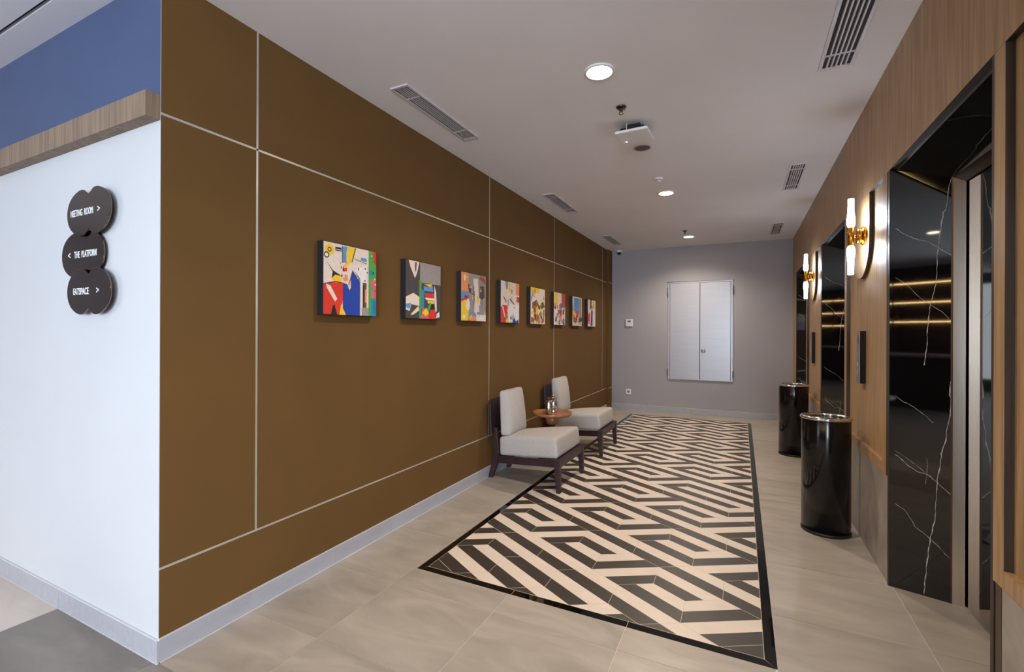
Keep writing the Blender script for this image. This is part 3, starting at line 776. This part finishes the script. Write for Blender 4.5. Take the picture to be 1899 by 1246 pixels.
def scatter(seed, zone, cols_, n, size=0.1):
    rnd = random.Random(seed); out = []
    for _ in range(n):
        u = rnd.uniform(zone[0], zone[2]); v = rnd.uniform(zone[1], zone[3]); k = rnd.randint(3, 6); a0 = rnd.uniform(0, 6)
        sx, sy = size*rnd.uniform(0.3, 1.2), size*rnd.uniform(0.4, 1.8)
        an = sorted(a0+2*PI*(i+rnd.uniform(-0.3, 0.3))/k for i in range(k))
        pts = [(min(0.99, max(0.01, u+sx*math.cos(a))), min(0.99, max(0.01, v+sy*math.sin(a)))) for a in an]
        out.append((rnd.choice(cols_), pts))
    return out
P1 = [('cream', R_(0, 0, 1, 1)),
      ('red', [(0, 0), (0.30, 0), (0.36, 0.30), (0.34, 0.46), (0.20, 0.47), (0, 0.42)]),
      ('cream', [(0.04, 0.42), (0.12, 0.40), (0.24, 0.22), (0.20, 0.18), (0.06, 0.36)]),
      ('black', [(0.13, 0.0), (0.24, 0.0), (0.19, 0.14), (0.16, 0.12)]),
      ('black', [(0.05, 0.73), (0.16, 0.62), (0.30, 0.56), (0.26, 0.52), (0.14, 0.50), (0.17, 0.58)]),
      ('yellow', [(0.14, 0.50), (0.20, 0.56), (0.32, 0.55), (0.31, 0.46), (0.20, 0.45)]),
      ('blue', [(0.34, 0.0), (0.66, 0.0), (0.66, 0.52), (0.52, 0.66), (0.44, 0.44), (0.34, 0.46)]),
      ('yellow', [(0.28, 0.0), (0.40, 0.0), (0.34, 0.10), (0.31, 0.16)]),
      ('cream', [(0.40, 0.50), (0.48, 0.68), (0.49, 0.40), (0.46, 0.36)]),
      ('lblue', [(0.32, 0.98), (0.42, 0.99), (0.40, 0.76), (0.33, 0.74)]),
      ('yellow', [(0.42, 0.99), (0.57, 0.99), (0.50, 0.78), (0.36, 0.66), (0.34, 0.70), (0.42, 0.78), (0.40, 0.88)]),
      ('yellow', disc(0.10, 0.90, 0.08)), ('black', disc(0.10, 0.90, 0.035)), ('yellow', disc(0.10, 0.90, 0.02)),
      ('black', disc(0.05, 0.82, 0.045)), ('white', disc(0.05, 0.82, 0.028)), ('black', R_(0.20, 0.90, 0.31, 0.955)), ('white', R_(0.21, 0.915, 0.30, 0.925)),
      ('orange', [(0.33, 0.52), (0.42, 0.58), (0.44, 0.50), (0.36, 0.48)]), ('red', [(0.33, 0.66), (0.42, 0.69), (0.41, 0.63), (0.34, 0.62)]),
      ('white', [(0.55, 0.66), (0.80, 0.78), (0.80, 0.40), (0.72, 0.46), (0.66, 0.56)]),
      ('grey', [(0.56, 0.84), (0.80, 0.80), (0.80, 0.78), (0.57, 0.82)]), ('lblue', R_(0.68, 0.82, 0.80, 0.87)),
      ('white', R_(0.66, 0.0, 0.72, 0.56)), ('brown', R_(0.72, 0.12, 0.80, 0.50)), ('black', R_(0.72, 0.12, 0.745, 0.46)), ('orange', R_(0.77, 0.20, 0.80, 0.40)),
      ('grey', R_(0.70, 0.0, 0.84, 0.12)),
      ('green', R_(0.84, 0.0, 1.0, 1.0)), ('red', [(0.92, 1.0), (1, 1.0), (1, 0.80), (0.95, 0.82)]), ('pink', R_(0.89, 0.28, 1.0, 0.56)), ('cyan', R_(0.89, 0.0, 1.0, 0.26)),
      ('cyan', disc(0.90, 0.66, 0.045)), ('white', disc(0.985, 0.49, 0.015)), ('black', R_(0.955, 0.05, 0.965, 0.24))]
P1 += [('black', [(0.0, 0.42), (0.20, 0.47), (0.34, 0.46), (0.34, 0.452), (0.20, 0.458), (0.0, 0.41)]), ('black', [(0.44, 0.44), (0.52, 0.66), (0.53, 0.655), (0.45, 0.435)]), ('black', [(0.66, 0.0), (0.67, 0.0), (0.67, 0.54), (0.66, 0.54)]), ('black', [(0.57, 0.99), (0.585, 0.99), (0.51, 0.77), (0.50, 0.78)]), ('black', [(0.32, 0.98), (0.33, 0.98), (0.335, 0.74), (0.325, 0.74)])]
P1 += scatter(21, (0.60, 0.45, 0.82, 0.80), ['grey', 'black', 'cream'], 10, 0.02)+scatter(22, (0.88, 0.3, 0.98, 0.95), ['black', 'white', 'green'], 8, 0.018)
P1 += scatter(3, (0.28, 0.55, 0.40, 0.78), ['black'], 7, 0.014)
P2 = [('dgrey', R_(0, 0, 1, 1)), ('grey', R_(0.38, 0.64, 1, 1)), ('cream', [(0.07, 1), (0.36, 1), (0.30, 0.80), (0.24, 0.70), (0.12, 0.88)]), ('dgrey', [(0.24, 0.98), (0.29, 0.98), (0.27, 0.84), (0.24, 0.8)]),
      ('cream', [(0, 0.36), (0.20, 0.44), (0.36, 0.38), (0.36, 0.22), (0.14, 0.24), (0.10, 0.12), (0, 0.14)]), ('lblue', [(0, 0.24), (0.14, 0.26), (0.10, 0.16), (0, 0.18)]),
      ('cream', [(0.12, 0.06), (0.34, 0.22), (0.36, 0.14), (0.2, 0.06)]),
      ('green', R_(0.36, 0, 0.42, 0.68)), ('cyan', R_(0.42, 0.18, 0.50, 0.52)), ('pink', [(0.42, 0), (0.66, 0), (0.62, 0.18), (0.44, 0.18)]), ('red', [(0.62, 0), (0.86, 0), (0.84, 0.18), (0.68, 0.16)]),
      ('lblue', [(0.48, 0.58), (0.76, 0.60), (0.76, 0.50), (0.50, 0.50)]), ('yellow', [(0.50, 0.62), (0.74, 0.64), (0.70, 0.58)]), ('red', [(0.50, 0.46), (0.80, 0.47), (0.80, 0.38), (0.54, 0.38)]),
      ('white', [(0.52, 0.38), (0.82, 0.38), (0.82, 0.34), (0.56, 0.34)]), ('yellow', R_(0.60, 0.28, 0.80, 0.33)), ('green', [(0.62, 0.10), (0.72, 0.28), (0.66, 0.30), (0.58, 0.14)]),
      ('black', [(0.70, 0.16), (0.80, 0.20), (0.78, 0.28), (0.70, 0.26)]), ('cream', [(0.80, 0.62), (0.86, 0.50), (0.88, 0.16), (0.84, 0.12), (0.80, 0.36)]), ('yellow', [(0.44, 0.10), (0.56, 0.20), (0.64, 0.10), (0.56, 0.04)]), ('white', [(0.86, 0.02), (0.97, 0.04), (0.96, 0.14), (0.88, 0.10)])]
P3 = [('grey', R_(0, 0, 1, 1)), ('orange', R_(0, 0.62, 0.28, 1)), ('cream', [(0.46, 0.9), (0.66, 0.92), (0.72, 0.2), (0.5, 0.18), (0.52, 0.5)]), ('lblue', R_(0, 0.46, 0.26, 0.58)), ('red', [(0, 0.44), (0.30, 0.54), (0.26, 0.40), (0.04, 0.38)]),
      ('yellow', [(0, 0), (0.26, 0), (0.30, 0.36), (0.16, 0.44), (0, 0.38)]), ('white', disc(0.26, 0.34, 0.07, sy=1.8)), ('orange', R_(0.30, 0, 0.62, 0.10)), ('lblue', R_(0.36, 0.10, 0.74, 0.18)), ('white', R_(0.6, 0, 1, 0.14)),
      ('dgrey', [(0.72, 0.48), (0.96, 0.48), (0.92, 0.78), (0.74, 0.76)]), ('rust', [(0.70, 0.92), (0.98, 0.82), (0.98, 0.94), (0.76, 0.98)])]
P3 += scatter(11, (0.05, 0.05, 0.95, 0.95), ['white', 'dgrey', 'mauve', 'cream', 'yellow'], 26, 0.06)
P4 = [('cream', R_(0, 0, 1, 1)), ('red', [(0, 0), (0.32, 0), (0.38, 0.42), (0.1, 0.42), (0, 0.36)]), ('cream', [(0.06, 0.40), (0.14, 0.38), (0.24, 0.12), (0.18, 0.14)]), ('lblue', [(0.22, 1), (0.38, 1), (0.36, 0.82), (0.28, 0.80)]),
      ('yellow', [(0.42, 0.98), (0.55, 0.96), (0.50, 0.74), (0.40, 0.80)]), ('orange', R_(0.80, 0.70, 1, 1)), ('white', R_(0.42, 0.04, 1, 0.46)), ('blue', [(0.62, 0), (0.96, 0), (0.98, 0.10), (0.80, 0.04), (0.66, 0.24)]), ('rust', R_(0.84, 0.52, 1, 0.66)),
      ('black', [(0.12, 0.66), (0.30, 0.50), (0.26, 0.48), (0.14, 0.60)]), ('black', [(0.46, 0.62), (0.74, 0.46), (0.70, 0.45), (0.48, 0.56)]), ('yellow', [(0.26, 0), (0.40, 0), (0.38, 0.14), (0.30, 0.14)])]
P4 += scatter(12, (0.3, 0.1, 0.9, 0.9), ['grey', 'white', 'dgrey', 'cream', 'mauve'], 22, 0.05)
P5 = [('cream', R_(0, 0, 1, 1)), ('yellow', R_(0, 0.86, 0.6, 1)), ('brown', [(0.10, 0.56), (0.40, 0.68), (0.60, 0.50), (0.86, 0.66), (1, 0.5), (0.7, 0.4), (0.4, 0.44), (0.16, 0.5)]), ('yellow', [(0, 0.28), (0.3, 0.5), (0.44, 0.36), (0.26, 0.22)]), ('orange', [(0.3, 0.06), (0.7, 0.4), (0.84, 0.3), (0.7, 0.02)])]
P5 += scatter(13, (0.05, 0.03, 0.95, 0.6), ['brown', 'dgrey', 'orange', 'yellow', 'rust', 'green', 'white'], 34, 0.09) + scatter(14, (0.05, 0.6, 0.95, 0.95), ['grey', 'cream', 'mauve'], 10, 0.07)
P6 = [('cream', R_(0, 0, 1, 1)), ('rust', R_(0.66, 0.56, 1, 1)), ('yellow', R_(0.04, 0.66, 0.34, 0.96)), ('orange', R_(0, 0.50, 0.30, 0.66)), ('rust', [(0.34, 0.46), (0.7, 0.5), (0.64, 0.2), (0.4, 0.24)])]
P6 += scatter(15, (0.05, 0.03, 0.95, 0.6), ['rust', 'orange', 'brown', 'lblue', 'white', 'dgrey', 'cream'], 32, 0.08)
P7 = [('cream', R_(0, 0, 1, 1)), ('lblue', R_(0.16, 0.44, 0.70, 0.96)), ('red', [(0.34, 0.24), (0.62, 0.30), (0.66, 0.54), (0.40, 0.5)]), ('yellow', R_(0, 0.2, 0.26, 0.5)), ('brown', R_(0.1, 0.12, 0.5, 0.32)), ('black', R_(0.76, 0.3, 0.86, 0.96)), ('dgrey', [(0.6, 0.1), (1, 0.16), (1, 0.3), (0.7, 0.3)]), ('orange', R_(0, 0.5, 0.14, 0.7))]
P7 += scatter(16, (0.05, 0.05, 0.95, 0.4), ['rust', 'orange', 'white', 'dgrey', 'mauve'], 16, 0.06)
P8 = [('cream', R_(0, 0, 1, 1)), ('dgrey', [(0.3, 1), (0.5, 1), (0.44, 0.7), (0.24, 0.62)]), ('red', [(0, 0.1), (0.3, 0.1), (0.28, 0.5), (0.0, 0.56)]), ('blue', [(0.36, 0.02), (0.6, 0.02), (0.64, 0.6), (0.44, 0.56)]), ('yellow', R_(0.58, 0.7, 0.8, 0.95)), ('cream', R_(0.64, 0.1, 1, 0.7)), ('black', [(0.4, 0.5), (0.6, 0.8), (0.56, 0.5)])]
P8 += scatter(17, (0.05, 0.05, 0.95, 0.9), ['grey', 'cream', 'brown', 'white', 'mauve'], 18, 0.06)
PLAB = ['canvas print with red, cobalt blue and green strip, largest and nearest of the row',
        'canvas print with charcoal field, grey top and coloured stripes, second from the front',
        'canvas print in greys with an orange corner and yellow foot, third from the front',
        'cream canvas print with red lower corner and white block, fourth from the front',
        'ochre and brown speckled canvas print, fifth from the front',
        'cream canvas print with rust red corner over the first chair gap, sixth from the front',
        'canvas print with pale blue block and dark bar, second from the far end',
        'canvas print with red and dark blue slashes, last before the end wall']
for i, (pp, lb) in enumerate(zip((P1, P2, P3, P4, P5, P6, P7, P8), PLAB)):
    picture(1.010+0.7195*i, pp, lb)

# ------------------------------------------------------------------ chairs
def soft_block(name, corners, z, m, parent, bevel, crown=0.0, sub=1):
    """cushion between a lower and an upper quad, rounded, slightly crowned"""
    bm = bmesh.new(); N = 9
    def lerp(q, u, v):
        a = Vector(q[0]).lerp(Vector(q[1]), u); b = Vector(q[3]).lerp(Vector(q[2]), u); return a.lerp(b, v)
    lo, hi = corners
    g0 = [[bm.verts.new(lerp(lo, i/(N-1), j/(N-1))) for i in range(N)] for j in range(N)]
    g1 = []
    nrm = (Vector(hi[1])-Vector(hi[0])).cross(Vector(hi[3])-Vector(hi[0])).normalized()
    for j in range(N):
        row = []
        for i in range(N):
            u, v = i/(N-1), j/(N-1)
            p_ = lerp(hi, u, v)+nrm*crown*(math.sin(PI*u)*math.sin(PI*v))**0.6
            row.append(bm.verts.new(p_))
        g1.append(row)
    for j in range(N-1):
        for i in range(N-1):
            bm.faces.new([g0[j][i], g0[j+1][i], g0[j+1][i+1], g0[j][i+1]])
            bm.faces.new([g1[j][i], g1[j][i+1], g1[j+1][i+1], g1[j+1][i]])
    ring0 = [g0[0][i] for i in range(N)]+[g0[j][N-1] for j in range(1, N)]+[g0[N-1][i] for i in range(N-2, -1, -1)]+[g0[j][0] for j in range(N-2, 0, -1)]
    ring1 = [g1[0][i] for i in range(N)]+[g1[j][N-1] for j in range(1, N)]+[g1[N-1][i] for i in range(N-2, -1, -1)]+[g1[j][0] for j in range(N-2, 0, -1)]
    for i in range(len(ring0)):
        j = (i+1) % len(ring0); bm.faces.new([ring0[i], ring0[j], ring1[j], ring1[i]])
    o = finish(name, bm, m, parent, smooth=True)
    b = o.modifiers.new('bevel', 'BEVEL'); b.width = bevel; b.segments = 4; b.limit_method = 'ANGLE'; b.angle_limit = math.radians(50)
    return o
def tapered(bm, p0, p1, w0, w1):
    """square post from p0 (size w0) to p1 (size w1), sizes are (x,y)"""
    v = []
    for p, wd in ((p0, w0), (p1, w1)):
        for sx, sy in ((-1, -1), (1, -1), (1, 1), (-1, 1)): v.append(bm.verts.new((p[0]+sx*wd[0]/2, p[1]+sy*wd[1]/2, p[2])))
    for f in ((0, 3, 2, 1), (4, 5, 6, 7), (0, 1, 5, 4), (1, 2, 6, 5), (2, 3, 7, 6), (3, 0, 4, 7)): bm.faces.new([v[i] for i in f])
def make_chair(label):
    t = tag(empty('lounge_chair', (0.4, 2.985, 0)), label, 'chair', 'armless lounge chairs by the brown wall')
    W_ = M['dark_wood']
    # local coordinates: x from the wall (-0.4) to the front (+0.36), y half widths
    for s_ in (-1, 1):
        bm = bmesh.new(); tapered(bm, (0.366, s_*0.322, 0.0), (0.352, s_*0.318, 0.285), (0.036, 0.036), (0.056, 0.052)); finish('leg', bm, W_, t, bevel=0.003)
        bm = bmesh.new()
        y = s_*0.188
        pr = [(-0.388, 0.0), (-0.346, 0.0), (-0.286, 0.17), (-0.276, 0.24), (-0.300, 0.475), (-0.334, 0.475), (-0.330, 0.25), (-0.338, 0.19)]
        add_prism(bm, pr, 'y', y-0.019, y+0.019); finish('leg', bm, W_, t, bevel=0.003)
        bm = bmesh.new()
        a = Vector((-0.29, s_*0.195, 0)); b = Vector((0.345, s_*0.325, 0)); d = (b-a).normalized(); nn = Vector((-d.y, d.x, 0))*0.012
        vs = []
        for p_, zl, zh in ((a, 0.148, 0.212), (b, 0.218, 0.281)):
            for q_ in (p_-nn, p_+nn): vs.append((q_, zl, zh))
        V_ = [bm.verts.new((q.x, q.y, z)) for q, zl, zh in vs for z in (zl, zh)]
        for f in ((0, 1, 3, 2), (4, 6, 7, 5), (0, 2, 6, 4), (1, 5, 7, 3), (0, 4, 5, 1), (2, 3, 7, 6)): bm.faces.new([V_[i] for i in f])
        finish('side_rail', bm, W_, t, bevel=0.002)
    bm = bmesh.new(); add_box(bm, 0.330, 0.376, -0.29, 0.29, 0.214, 0.282); finish('front_rail', bm, W_, t, bevel=0.002)
    bm = bmesh.new(); add_box(bm, -0.30, -0.27, -0.17, 0.17, 0.15, 0.212); finish('rear_rail', bm, W_, t, bevel=0.002)
    # curved back board
    bm = bmesh.new(); n = 14; front = []; back = []
    pts_f = []; pts_b = []
    for i in range(n+1):
        u = -1+2*i/n; y = 0.255*u; x = -0.345-0.028*(1-u*u)
        pts_f.append((x+0.018, y)); pts_b.append((x, y))
    add_prism(bm, pts_b+pts_f[::-1], 'z', 0.415, 0.735)
    for v in bm.verts: v.co.x -= (v.co.z-0.415)*0.05
    finish('backrest', bm, W_, t, bevel=0.003)
    # seat cushion (trapezoid, thicker at the front)
    lo = [(-0.275, -0.200, 0.216), (0.355, -0.322, 0.285), (0.355, 0.322, 0.285), (-0.275, 0.200, 0.216)]
    hi = [(-0.280, -0.200, 0.392), (0.335, -0.318, 0.462), (0.335, 0.318, 0.462), (-0.280, 0.200, 0.392)]
    soft_block('seat_cushion', (lo, hi), 0, M['fabric'], t, 0.030, 0.022)
    # back cushion leaning on the board
    A0 = (-0.190, 0.402); A1 = (-0.245, 0.835)          # front face bottom / top (x,z)
    lo = [(-0.268, -0.195, 0.400), (-0.268, 0.215, 0.400), (-0.288, 0.210, 0.822), (-0.288, -0.190, 0.822)]
    hi = [(-0.166, -0.185, 0.408), (-0.166, 0.205, 0.408), (-0.214, 0.195, 0.826), (-0.214, -0.175, 0.826)]
    bc = soft_block('back_cushion', (lo, hi), 0, M['fabric'], t, 0.026, 0.035)
    return t
chair = make_chair('grey armless lounge chair with dark wood legs, nearer one, before the small round table')
c2 = copy_tree(chair); c2.location = (0.4, 4.325, 0)
c2['label'] = 'grey armless lounge chair with dark wood legs, farther one, beyond the small round table'

# side table
t = tag(empty('side_table', (0.33, 3.63, 0)), 'small round wooden side table on a dark post between the two chairs', 'table')
bm = bmesh.new(); add_lathe(bm, [(0.06, 0.478), (0.190, 0.480), (0.208, 0.492), (0.213, 0.516), (0.206, 0.516), (0.196, 0.500), (0.06, 0.4995)], 56); finish('tabletop', bm, M['table_wood'], t)
bm = bmesh.new(); add_lathe(bm, [(0.052, 0.385), (0.062, 0.395), (0.084, 0.4775)], 40); finish('collar', bm, M['table_wood'], t)
bm = bmesh.new(); add_lathe(bm, [(0.030, 0.022), (0.024, 0.05), (0.024, 0.33), (0.036, 0.3845)], 28); finish('post', bm, M['dark_wood'], t)
bm = bmesh.new(); add_lathe(bm, [(0.15, 0.0), (0.15, 0.012), (0.13, 0.020), (0.04, 0.022)], 40); finish('base', bm, M['dark_wood'], t)
# silver jars
def jar(x, y, r, h, label, antler):
    t = tag(empty('jar', (x, y, 0.4998)), label, 'jar', 'silver jars on the side table')
    if antler:
        prof = [(r*0.62, 0.0), (r*0.86, h*0.06), (r*1.0, h*0.30), (r*1.02, h*0.55), (r*0.93, h*0.85), (r*0.86, h*0.93)]
    else:
        prof = [(r*0.94, 0.0), (r*0.98, 0.004), (r*0.93, 0.012), (r*0.93, h*0.30), (r*0.97, h*0.31), (r*0.97, h*0.33), (r*0.93, h*0.34), (r*0.93, h*0.90), (r*0.96, h*0.91)]
    bm = bmesh.new(); add_lathe(bm, prof, 36); finish('body', bm, M['hammered'], t)
    bm = bmesh.new(); add_lathe(bm, [(r*0.9, h*0.932), (r*0.92, h*0.955), (r*0.6, h*0.99), (r*0.2, h)], 36); lid = finish('lid', bm, M['chrome'], t)
    bm = bmesh.new()
    if antler:
        add_lathe(bm, [(0.004, h), (0.003, h+0.014)], 10)
        for s_ in (-1, 1):
            tapered(bm, (s_*0.002, 0, h+0.012), (s_*0.020, 0.002, h+0.032), (0.006, 0.005), (0.003, 0.003))
            tapered(bm, (s_*0.010, 0, h+0.020), (s_*0.010, 0.001, h+0.036), (0.004, 0.004), (0.0025, 0.0025))
        finish('finial', bm, M['brass'], lid)
    else:
        add_lathe(bm, [(0.004, h), (0.010, h+0.008), (0.012, h+0.014), (0.006, h+0.022), (0.002, h+0.030)], 16)
        finish('finial', bm, M['chrome'], lid)
jar(0.318, 3.555, 0.039, 0.150, 'hammered silver jar with antler-like knob at the front of the side table', True)
jar(0.312, 3.705, 0.044, 0.172, 'taller ribbed silver canister with ball knob at the back of the side table', False)

# ------------------------------------------------------------------ bins
def bin_(x, y, label):
    t = tag(empty('waste_bin', (x, y, 0)), label, 'bin', 'black cylindrical bins by the lifts')
    r = 0.146
    bm = bmesh.new(); add_lathe(bm, [(r-0.004, 0.0), (r+0.002, 0.002), (r+0.002, 0.020), (r-0.001, 0.022)], 64); finish('foot_ring', bm, M['black_matt'], t)
    bm = bmesh.new(); add_lathe(bm, [(r, 0.0225), (r, 0.775), (r-0.002, 0.780)], 64); finish('body', bm, M['black_gloss'], t)
    bm = bmesh.new()
    prof = [(r-0.002, 0.7805), (r+0.006, 0.780), (r+0.009, 0.788), (r+0.006, 0.797), (r-0.006, 0.802), (r-0.040, 0.798), (r-0.042, 0.7815)]
    rings = []
    for pr, ph in prof: rings.append([bm.verts.new((pr*math.cos(2*PI*i/64), pr*math.sin(2*PI*i/64), ph)) for i in range(64)])
    for a, b in zip(rings, rings[1:]+rings[:1]):
        for i in range(64):
            f = bm.faces.new([a[i], a[(i+1) % 64], b[(i+1) % 64], b[i]]); f.smooth = True
    finish('rim', bm, M['chrome'], t)
    bm = bmesh.new(); add_lathe(bm, [(r-0.043, 0.7808), (r-0.0435, 0.790), (r-0.06, 0.784)], 48); finish('tray', bm, M['black_gloss'], t)
bin_(2.690, 2.800, 'black gloss cylindrical bin with chrome rim, larger one nearest the camera')
bin_(2.694, 5.080, 'black gloss cylindrical bin with chrome rim, the farther one by the second lift')

# ------------------------------------------------------------------ sconces
def glassmat():
    m = bpy.data.materials.new('lit_frosted_glass'); m.use_nodes = True; nt = m.node_tree; b = nt.nodes['Principled BSDF']
    b.inputs['Base Color'].default_value = (0.9, 0.9, 0.92, 1); b.inputs['Roughness'].default_value = 0.3
    tc = nt.nodes.new('ShaderNodeTexCoord'); sp = nt.nodes.new('ShaderNodeSeparateXYZ'); nt.links.new(tc.outputs['Object'], sp.inputs[0])
    ab = nt.nodes.new('ShaderNodeMath'); ab.operation = 'ABSOLUTE'; nt.links.new(sp.outputs['Z'], ab.inputs[0])
    mr = nt.nodes.new('ShaderNodeMapRange'); mr.inputs['From Min'].default_value = 0.06; mr.inputs['From Max'].default_value = 0.20
    mr.inputs['To Min'].default_value = 120; mr.inputs['To Max'].default_value = 6
    nt.links.new(ab.outputs[0], mr.inputs['Value']); nt.links.new(mr.outputs[0], b.inputs['Emission Strength'])
    b.inputs['Emission Color'].default_value = (0.76, 0.87, 1.0, 1)
    return m
M['sconce_glass'] = glassmat()
def sconce(y, label):
    zc = 2.010
    t = tag(empty('wall_sconce', (XF, y, zc)), label, 'wall lamp', 'brass sconces with two glass tubes')
    bm = bmesh.new(); add_lathe(bm, [(0.060, -0.0003), (0.060, -0.016), (0.056, -0.020)], 40, axis='x'); finish('back_plate', bm, M['brass'], t)
    bm = bmesh.new(); add_lathe(bm, [(0.050, -0.0205), (0.050, -0.042), (0.047, -0.045)], 40, axis='x'); finish('drum', bm, M['brass'], t)
    bm = bmesh.new(); add_lathe(bm, [(0.010, -0.0452), (0.010, -0.062)], 16, axis='x'); finish('stem', bm, M['brass'], t)
    bm = bmesh.new(); add_lathe(bm, [(0.0150, -0.062), (0.0175, -0.060), (0.0175, 0.060), (0.0150, 0.062)], 28, (-0.076, 0, 0)); finish('holder', bm, M['brass'], t)
    for s_ in (-1, 1):
        prof = [(0.0150, 0.0625), (0.0200, 0.072), (0.0235, 0.092), (0.0225, 0.118), (0.0185, 0.150), (0.0170, 0.185), (0.0175, 0.247), (0.0150, 0.250)]
        bm = bmesh.new(); add_lathe(bm, [(a, s_*b) for a, b in prof], 28, (-0.076, 0, 0)); finish('glass_tube', bm, M['sconce_glass'], t)
sconce(2.655, 'lit brass sconce with two glass tubes, the nearer one above the large bin')
sconce(2.655+PER, 'lit brass sconce with two glass tubes, the farther one above the smaller bin')

# call panels
def call_panel(y, label):
    t = tag(empty('call_panel', (XB, y, 1.214)), label, 'button panel', 'lift call panels')
    bm = bmesh.new(); add_box(bm, -0.032, -0.0003, -0.045, 0.045, -0.176, 0.176); finish('housing', bm, M['black_gloss'], t, bevel=0.001)
    bm = bmesh.new(); add_box(bm, -0.0345, -0.0325, -0.045, 0.045, -0.176, 0.176); finish('face_plate', bm, M['steel_trim'], t)
    bm = bmesh.new(); add_box(bm, -0.0352, -0.0347, -0.028, 0.028, 0.085, 0.145); finish('display', bm, M['black_gloss'], t)
    for zz in (-0.05, -0.10):
        bm = bmesh.new(); add_lathe(bm, [(0.014, -0.0347), (0.014, -0.037)], 20, (0, 0, zz), axis='x'); finish('button', bm, M['chrome'], t)
call_panel(2.785, 'slim steel lift call panel on the wood wall above the large bin')
call_panel(2.785+PER, 'slim steel lift call panel on the wood wall above the farther bin')
